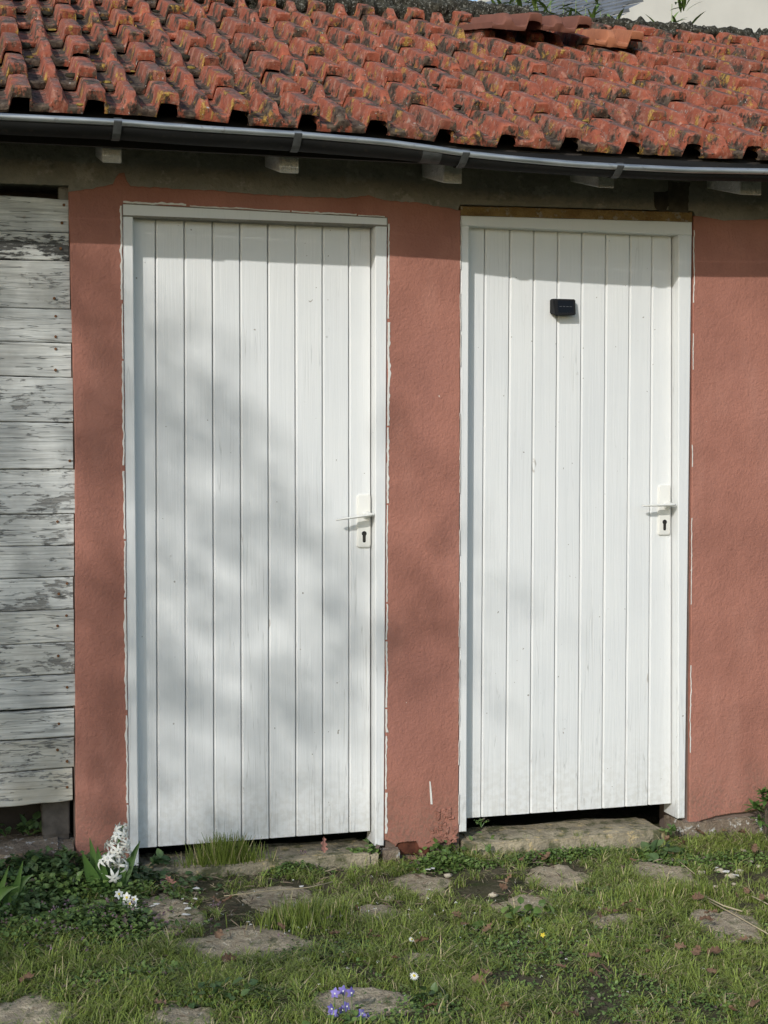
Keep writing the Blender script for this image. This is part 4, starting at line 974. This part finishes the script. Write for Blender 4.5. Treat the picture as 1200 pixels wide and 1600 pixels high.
# tall tuft
def tuft(px, py, n, rx, ry, hmin, hmax, label, name='grass_tuft', mat='grass'):
    b = G(px, py); acc = Acc()
    for i in range(n):
        x = b[0]+rng.normal(0, rx); y = min(b[1]+rng.normal(0, ry), -.03); z = gz(x, y); hh = rng.uniform(hmin, hmax)*(1-.3*abs(x-b[0])/(2*rx)); an = rng.uniform(0, 6.28); ln_ = hh*rng.uniform(.05, .5)
        base = np.array([x, y, z]); tip = base+np.array([math.cos(an)*ln_, min(math.sin(an)*ln_, max(-.005-y, -.2)), hh])
        strap_leaf(acc, base, tip, rng.uniform(.0018, .0032), 0.0, 4, (rng.random()*.6, rng.random(), rng.random()))
    o = acc.build(name, MT[mat], None, origin=(b[0], b[1], gz(b[0], b[1]))); tag(o, label, 'grass tuft'); return o
tuft(345, 1350, 620, .060, .016, .06, .150, 'tall dense dark grass tuft growing against the left door')
tuft(480, 1440, 420, .075, .035, .04, .085, 'bushy bright grass tuft standing alone among the stones below the left door')
tuft(905, 1322, 26, .004, .01, .05, .085, 'thin upright weed grass at the front of the stone step')
tuft(815, 1322, 16, .004, .004, .03, .07, 'few wispy blades at the left half of the stone step')
tuft(1040, 1400, 500, .12, .02, .03, .06, 'wide low grass tuft below the cream flat stone')
# ivy in the dark gap and leafy clumps
def clump(name, px, py, ydep, n, r, s, mat, label, cat, zup=0):
    b = W(px, py, ydep) if ydep is not None else G(px, py); acc = Acc(); lt = leaf_t(4, .8, .25, .12)
    gzz = b[2] if ydep is not None else gz(b[0], b[1])
    pos = np.stack([b[0]+rng.normal(0, r, n), np.minimum(b[1]+rng.normal(0, r*.5, n), (ydep+.04) if ydep is not None else -.02), gzz+np.abs(rng.normal(0, r*.5, n))+zup], 1)
    if ydep is not None: pos[:, 1] = np.clip(pos[:, 1], ydep-.04, ydep+.04)
    V, F, A = batch(*lt, pos, rots(rng.uniform(0, 6.28, n), rng.normal(.5, .5, n), rng.normal(0, .4, n)), rng.uniform(.6, 1.2, n)*s, rng.random((n, 3)))
    c = np.array([b[0], b[1], gzz]); o = tag(empty(name, c), label, cat)
    mesh('foliage', V, F, MT[mat], o, origin=c, attr=A)
    acc = Acc()
    for i in range(6):
        V, F = tube([c+np.array([0, 0, -.01]), (c+pos[i])/2+np.array([0, 0, .004]), pos[i]], .0012, 5); acc.add(V, F)
    acc.build('stem', MT['fern'], o, origin=c)
    return o
clump('ivy', 46, 1300, .07, 26, .032, .035, 'darkleaf', 'dark ivy growing in the gap under the peeling boards', 'ivy')
clump('ivy', 8, 1302, .07, 14, .025, .03, 'darkleaf', 'small dark ivy sprig at the left edge under the boards', 'ivy')
clump('weed', 1032, 1338, None, 40, .045, .042, 'darkleaf', 'dark round leaved weed below the right end of the stone step', 'weed')
clump('weed', 1048, 1300, -.05, 22, .016, .02, 'cover', 'small green weed between the step end and the frame foot', 'weed')
clump('weed', 700, 1340, None, 90, .06, .026, 'cover', 'leafy green weed clump at the foot of the middle pier', 'weed')
clump('weed', 755, 1325, None, 60, .05, .024, 'cover', 'bright leafy weed at the left end of the stone step', 'weed')
clump('weed', 752, 1288, -.03, 14, .012, .012, 'cover', 'tiny weed on top of the stone step', 'weed')
clump('weed', 560, 1335, None, 60, .03, .022, 'cover', 'upright nettle weed below the left door handle side', 'weed', .03)
clump('weed', 665, 1545+20, None, 26, .035, .03, 'darkleaf', 'round leaved weed below the white daisy', 'weed')
clump('weed', 335, 1568, None, 60, .05, .024, 'darkleaf', 'dark green weed cushion beside the pale stone at the bottom edge', 'weed')
clump('weed', 830, 1435, None, 40, .05, .036, 'cover', 'pale rosette weed below the narrow flat stone', 'weed')
clump('weed', 247, 1355, None, 20, .02, .03, 'darkleaf', 'twining weed by the foot of the left door', 'weed', .05)
# sprig at right edge
b = W(1196, 1300, -.09); sg = tag(empty('shrub', (b[0], b[1], gz(b[0], b[1]))), 'glossy green seedling shrub at the right edge against the wall', 'shrub')
acc = Acc(); acc2 = Acc(); lt = leaf_t(5, .38, .25, .1)
for (px, py) in ((1185, 1268), (1191, 1240), (1212, 1250), (1203, 1235), (1180, 1262), (1225, 1262), (1196, 1252), (1186, 1282), (1205, 1272)):
    c = at(px, py, -.09+rng.uniform(-.03, .02)); V, F = tube([(b[0], b[1], gz(b[0], b[1])), (b[0]*.6+c[0]*.4, c[1], (c[2]*.6)), c], .002, 6); acc2.add(V, F)
    for k in range(16):
        Rm = rots(np.array([rng.uniform(0, 6.28)]), np.array([rng.uniform(-.3, 1.0)]), np.array([0.]))[0]; acc.add(lt[0]*rng.uniform(.028, .048)@Rm.T+c, lt[1], (rng.random(), .5, rng.random()*.4))
acc.build('foliage', MT['fern'], sg); acc2.build('stem', MT['bark'], sg)
# violets
b = G(540, 1598); vi = tag(empty('violet_plant', (b[0], b[1], gz(b[0], b[1]))), 'clump of purple violets in bloom at the bottom of the picture', 'violet')
for (px, py) in ((523, 1552), (536, 1548), (549, 1551), (518, 1576), (521, 1584), (535, 1578), (542, 1572), (566, 1583), (574, 1590), (563, 1592)):
    c = at(px, py, b[1]+rng.uniform(-.02, .02)); acc = Acc(); petals(acc, c, (rng.normal(0, .4), -1, rng.uniform(0, .6)), .0140, 5, .7, .25); fl = acc.build('flower', MT['violet'], vi, smooth=True)
    acc = Acc(); petals(acc, c+np.array([0, -.002, 0]), (0, -1, .3), .0025, 5, .9, 0); acc.build('flower_eye', MT['petal'], fl)
    acc = Acc(); V, F = tube([c, (c[0], b[1], (c[2]+gz(b[0], b[1]))/2), (b[0], b[1], gz(b[0], b[1]))], .0009, 5); acc.add(V, F); acc.build('stem', MT['fern'], vi)
n = 70; pos = np.stack([b[0]+rng.normal(0, .035, n), b[1]+rng.normal(0, .03, n), gz(b[0], b[1])+rng.uniform(.005, .03, n)], 1)
V, F, A = batch(*leaf_t(4, .85, .2, .15), pos, rots(rng.uniform(0, 6.28, n), rng.normal(.2, .4, n), rng.normal(0, .3, n)), rng.uniform(.015, .028, n), rng.random((n, 3))); mesh('foliage', V, F, MT['cover'], vi, attr=A)
# daisies and a yellow flower
def flower(px, py, r_, label, name='daisy', yel=False, npet=15):
    d = ray(px, py); c = G(px, py, -.015); o = tag(empty(name, (c[0], c[1], gz(c[0], c[1]))), label, name)
    nrm = (rng.normal(0, .15), -.75, .8); acc = Acc(); petals(acc, c, nrm, r_, npet, .24 if not yel else .6, .05); acc.build('petals', MT['yellow' if yel else 'petal'], o)
    if not yel: acc = Acc(); petals(acc, c+np.array([0, -.001, .0015]), nrm, r_*.33, 8, .8, -.1); acc.build('flower_eye', MT['yellow'], o)
    acc = Acc(); V, F = tube([c, (c[0], c[1]+.004, gz(c[0], c[1]))], .0011, 5); acc.add(V, F); acc.build('stem', MT['fern'], o)
flower(647, 1525, .0135, 'white daisy, the larger of two, standing in the lawn right of the violets')
flower(643, 1468, .0085, 'smaller white daisy between the two doors, higher up the lawn')
flower(848, 1461, .0085, 'single tiny yellow flower in the lawn below the right door', 'buttercup', True, 5)
# fallen oak leaves
def oak(seed):
    rl = np.random.default_rng(seed); out = []; m = 26
    for i in range(m):
        t = i/(m-1); w_ = .27*math.sin(math.pi*t**.75)**.6*(1+.36*math.sin(t*21+seed))+.012; out.append((w_, t))
    L_ = [(-a, b) for a, b in out]; Rr = [(a, b) for a, b in out]; V = []
    for (a, b), (c, d) in zip(L_, Rr):
        for f in (1, .5, 0, -.5, -1):
            x = a*f if f > 0 else (c*-f if f < 0 else 0); V.append((x, b, .16*N(seed, b*3, x*4)+.25*abs(x)+.12*math.sin(b*4+seed)*.6))
    F = [(i*5+j, i*5+j+1, i*5+j+6, i*5+j+5) for i in range(m-1) for j in range(4)]
    V = np.array(V); V[:, 1] -= .5; return V, F
src = []
for i in range(5):
    V, F = oak(i*7+1); me = bpy.data.meshes.new('oak_leaf'); me.from_pydata(V.tolist(), [], F); at_ = me.color_attributes.new('rnd', 'FLOAT_COLOR', 'POINT')
    at_.data.foreach_set('color', np.tile([.15+.2*i, .5, .1*i, 1], (len(V), 1)).ravel()); me.materials.append(MT['brown']); src.append(me)
LP = [(1038, 1478), (932, 1497), (1110, 1530), (1010, 1330), (1060, 1318), (1070, 1325), (1085, 1308), (1050, 1345), (1040, 1318), (1120, 1300), (1160, 1312), (985, 1352), (855, 1344), (845, 1346), (980, 1425), (965, 1432), (950, 1440), (1000, 1438), (935, 1445), (1110, 1440), (1105, 1455),
      (1090, 1415), (1165, 1400), (1150, 1410), (795, 1388), (785, 1392), (710, 1440), (725, 1450), (765, 1455), (580, 1465), (592, 1470), (560, 1432), (350, 1420), (340, 1425), (345, 1475), (360, 1510), (440, 1462), (520, 1462), (245, 1568), (250, 1590), (40, 1545), (675, 1585), (745, 1540), (760, 1530), (790, 1580),
      (870, 1590), (895, 1600), (925, 1535), (1010, 1490), (1060, 1490), (1115, 1500), (1180, 1580), (1140, 1590), (620, 1510), (660, 1480), (690, 1480), (1180, 1340), (1190, 1420), (640, 1350), (655, 1345), (815, 1355), (880, 1515), (1085, 1500), (1160, 1480)]
for i, (px, py) in enumerate(LP):
    c = G(px+rng.uniform(-4, 4), py); o = bpy.data.objects.new('oak_leaf', src[i % 5]); COL.objects.link(o)
    y_ = min(c[1], -.05); o.location = (c[0], y_, gz(c[0], y_)+rng.uniform(.024, .044)); s = rng.uniform(.028, .048)*(1.0 if py > 1400 else .9); o.scale = (s, s, s)
    o.rotation_euler = (rng.normal(.25, .35), rng.normal(0, .45), rng.uniform(0, 6.28))
    lab = None
    for (sc_, (sx_, sy_, r1_, r2_)) in zip(ST, stones):
        if ((c[0]-sx_)/(r1_*1.15))**2+((c[1]-sy_)/(r2_*1.3))**2 < 1: lab = 'brown oak leaf lying on the '+' '.join(sc_[3].split(',')[0].split()[:10])
    if lab is None:
        LM = (((647, 1525), 'near the larger white daisy'), ((540, 1585), 'near the purple violets'), ((848, 1461), 'near the tiny yellow flower'), ((1062, 1310), 'against the right door frame foot'), ((840, 1340), 'in front of the stone step'),
              ((1150, 1320), 'below the right stretch of plaster wall'), ((640, 1345), 'at the foot of the middle pier'), ((1150, 1590), 'at the bottom right corner'), ((1080, 1500), 'below the mottled stone at the right'), ((900, 1580), 'at the bottom edge right of the daisies'),
              ((580, 1465), 'left of the smaller white daisy'), ((790, 1390), 'beside the narrow flat stone'), ((60, 1550), 'in the weeds at the left'), ((350, 1500), 'beside the largest flat stone'), ((740, 1450), 'between the smaller daisy and the yellow flower'))
        lab = 'brown oak leaf in the grass '+min(LM, key=lambda q: (q[0][0]-px)**2+((q[0][1]-py)*1.6)**2)[1]
    tag(o, lab, 'leaf', 'fallen brown oak leaves')
# pinkish curled leaves
for px, py, rz, lab in ((265, 1390, .4, 'pink curled dead leaf on the soil below the left door frame'), (506, 1316, 1.2, 'reddish upright dead leaf at the bottom edge of the left door')):
    c = G(px, py) if py > 1350 else W(px, py, -.04); o = bpy.data.objects.new('oak_leaf', src[2].copy()); COL.objects.link(o)
    o.data.materials.clear(); o.data.materials.append(m_leaf('pink_dead_leaf', (.42, .18, .13), (.5, .24, .18)))
    o.location = (c[0], c[1], (gz(c[0], c[1])+.03) if py > 1350 else c[2]-.008); o.scale = (.05, .05, .05) if py > 1350 else (.04, .055, .04); o.rotation_euler = (rz, .3, .4); tag(o, lab, 'leaf')
# paint flakes
for i, (px, py) in enumerate(((284, 1405), (290, 1412), (293, 1420), (291, 1429), (303, 1405), (306, 1388), (244, 1412), (238, 1415), (320, 1505), (388, 1440), (392, 1445), (405, 1403), (470, 1385), (668, 1359), (676, 1357), (586, 1420), (575, 1424), (1135, 1362), (1150, 1368), (1120, 1356))):
    c = G(px, py, gz(*G(px, py)[:2])+.02); k = 6; an = np.sort(rng.uniform(0, 6.28, k)); s = rng.uniform(.004, .011)
    V = [(s*math.cos(t)*1.3, s*math.sin(t), rng.uniform(0, .003)) for t in an]; V += [(v[0], v[1], v[2]-.0015) for v in V]
    V = np.array(V)+c; o = mesh('paint_flake', V, [tuple(range(k))]+[(j, k+j, k+(j+1) % k, (j+1) % k) for j in range(k)], MT['flake'], origin=c)
    tag(o, 'small white paint flake on the '+('flat brown stone in front of the left door frame' if px < 296 and py > 1395 else 'soil below the left door' if px < 500 else 'soil at the foot of the middle pier' if px > 640 and px < 700 else 'small grey gravelly stone between the doors' if px < 640 else 'soil below the right door frame foot'), 'paint flake', 'fallen white paint flakes')
# dry stalks
def stalk(pts, r_, lab, z=None):
    P = []
    for px, py, dz in pts: q = G(px, py, gz(*G(px, py)[:2])+dz); P.append(q)
    acc = Acc(); V, F = tube(P, r_, 6); acc.add(V, F, (rng.random(), .5, .1)); tag(acc.build('dry_stalk', MT['straw'], origin=P[0], smooth=True), lab, 'dry stalk')
stalk([(350, 1400, .02), (420, 1392, .03), (480, 1387, .03), (520, 1378, .035)], .0016, 'long pale dry stalk lying across the stones below the left door')
stalk([(1106, 1403, .03), (1130, 1415, .03), (1160, 1424, .02)], .0022, 'thick straw coloured stalk above the mottled stone at the right')
stalk([(1108, 1408, .03), (1140, 1425, .03), (1175, 1445, .02), (1205, 1462, .02)], .0018, 'long bent dry stalk running off the right edge of the lawn')
stalk([(1060, 1345, .03), (1085, 1365, .02)], .0014, 'short dry stalk among leaves by the right door frame foot')
stalk([(468, 1545, .02), (490, 1520, .03), (480, 1535, .02)], .0012, 'thin broken straw left of the violets')
stalk([(1175, 1400, .03), (1210, 1418, .02)], .0016, 'short dry stalk at the right edge near the wall')

def bamboo(px, pytop, y, n, label):
    t = W(px, pytop, y); c = np.array([t[0], y, -.05]); o = tag(empty('bamboo', c), label, 'bamboo', 'bamboo behind the shed'); a1 = Acc(); a2 = Acc(); lt = leaf_t(4, .17, .25, .1)
    lean = rng.uniform(-.08, .08); V, F = tube([c+np.array([-lean, 0, 0]), (c+t)/2+np.array([-lean*.5, 0, 0]), t], [.007, .005, .0015], 6); a1.add(V, F, (.8, .5, 0)); a1.build('stem', MT['bamboo'], o, origin=c)
    for i in range(n):
        f = rng.uniform(0, .30); p_ = t+np.array([rng.normal(0, .06), rng.normal(0, .05), -f]); Rm = rots(np.array([rng.uniform(0, 6.28)]), np.array([rng.uniform(-.3, 1.1)]), np.array([0.]))[0]
        a2.add(lt[0]*rng.uniform(.09, .17)@Rm.T+p_, lt[1], (rng.random(), .5, rng.random()*.3))
    a2.build('foliage', MT['bamboo'], o, origin=c)
BB = [(758, 2, 26), (782, -8, 30), (806, 0, 26), (838, -12, 30), (860, -4, 24), (880, 4, 26), (900, 0, 24), (915, 12, 20), (938, 18, 20), (965, 26, 16), (1050, 6, 22), (1068, 34, 14), (1010, 40, 10), (1125, 40, 0)]
BBL = ['leftmost, behind the left end of the loose brown tiles', 'second from the left, behind the loose brown tiles', 'third from the left, behind the first brown tile', 'above the joint of the brown tiles', 'above the middle of the second brown tile', 'above the right end of the brown tiles', 'above the left end of the orange tile', 'above the middle of the orange tile', 'at the edge of the pale wall', 'at the right end of the orange tile', '', 'small, right of the tall lone shoot', 'small, left of the tall lone shoot', '']
for i, (px, py, n) in enumerate(BB):
    if n: bamboo(px, py, 2.9+.2*(i % 3), n, 'bamboo shoot standing alone against the pale house wall' if px == 1050 else 'green bamboo shoot above the ridge, '+BBL[i])

# ================================================================ TREE THAT SHADES THE LEFT DOOR
def shade_ok(X, Z):
    edge = np.interp(Z, [-1.2, -.5, 0, .3, .6, .9, 1.1, 1.3, 1.5, 1.7, 1.9, 2.0], [2.1, 1.95, 1.30, 1.15, 1.35, 1.32, 1.2, 1.02, .84, .70, .60, .40])
    return X < edge+.06*np.array([N(a*6, b*6) for a, b in zip(X, Z)])
cl = []
n = 4200; X = rng.uniform(-1.6, 2.0, n); Z = rng.uniform(-1.25, 2.0, n)
ok = shade_ok(X, Z); X, Z = X[ok], Z[ok]
sel = rng.random(len(X)) < .56*np.where(Z < -.15, .55, 1)*np.clip(.55+1.5*np.array([N(a*4.2, b*4.2, 5) for a, b in zip(X, Z)]), .1, 1.3); X, Z = X[sel], Z[sel]
for a, b in ((1.75, .98), (1.79, .88), (1.74, .80), (1.71, .66), (1.77, .58), (1.42, 1.42), (1.49, 1.30), (1.50, .95), (1.44, .90), (1.52, .60), (1.46, .80), (1.50, .70), (1.42, .74)): X = np.append(X, a); Z = np.append(Z, b)
K = rng.uniform(6.2, 8.6, len(X))
cen = np.stack([X, np.zeros_like(X), Z], 1)+K[:, None]*SUN
m = 8; pos = np.repeat(cen, m, 0)+rng.normal(0, .075, (len(cen)*m, 3)); n = len(pos)
trunk = np.array([-5.0, -7.6, -.05]); tree = tag(empty('tree', trunk), 'leafy tree in the garden whose crown dapples the left door with shade', 'tree')
V, F, A = batch(*leaf_t(3, .6, .2, .1), pos, rots(rng.uniform(0, 6.28, n), rng.normal(0, .8, n), rng.normal(0, .8, n)), rng.uniform(.038, .070, n), rng.random((n, 3)))
mesh('crown', V, F, MT['crown'], tree, attr=A)
acc = Acc(); top = cen.mean(0)
V, F = tube([trunk, trunk+(0, .05, 2.0), trunk*.5+top*.5+(0, 0, .6), top], [.20, .16, .11, .04], 12); acc.add(V, F); acc.build('trunk', MT['bark'], tree, smooth=True)
for i in rng.choice(len(cen), 40, replace=False):
    acc = Acc(); s = trunk*.4+top*.6; V, F = tube([s, (s+cen[i])/2+(0, 0, .2), cen[i]], [.035, .02, .006], 6); acc.add(V, F); acc.build('limb', MT['bark'], tree)
print('objects', len(bpy.data.objects))
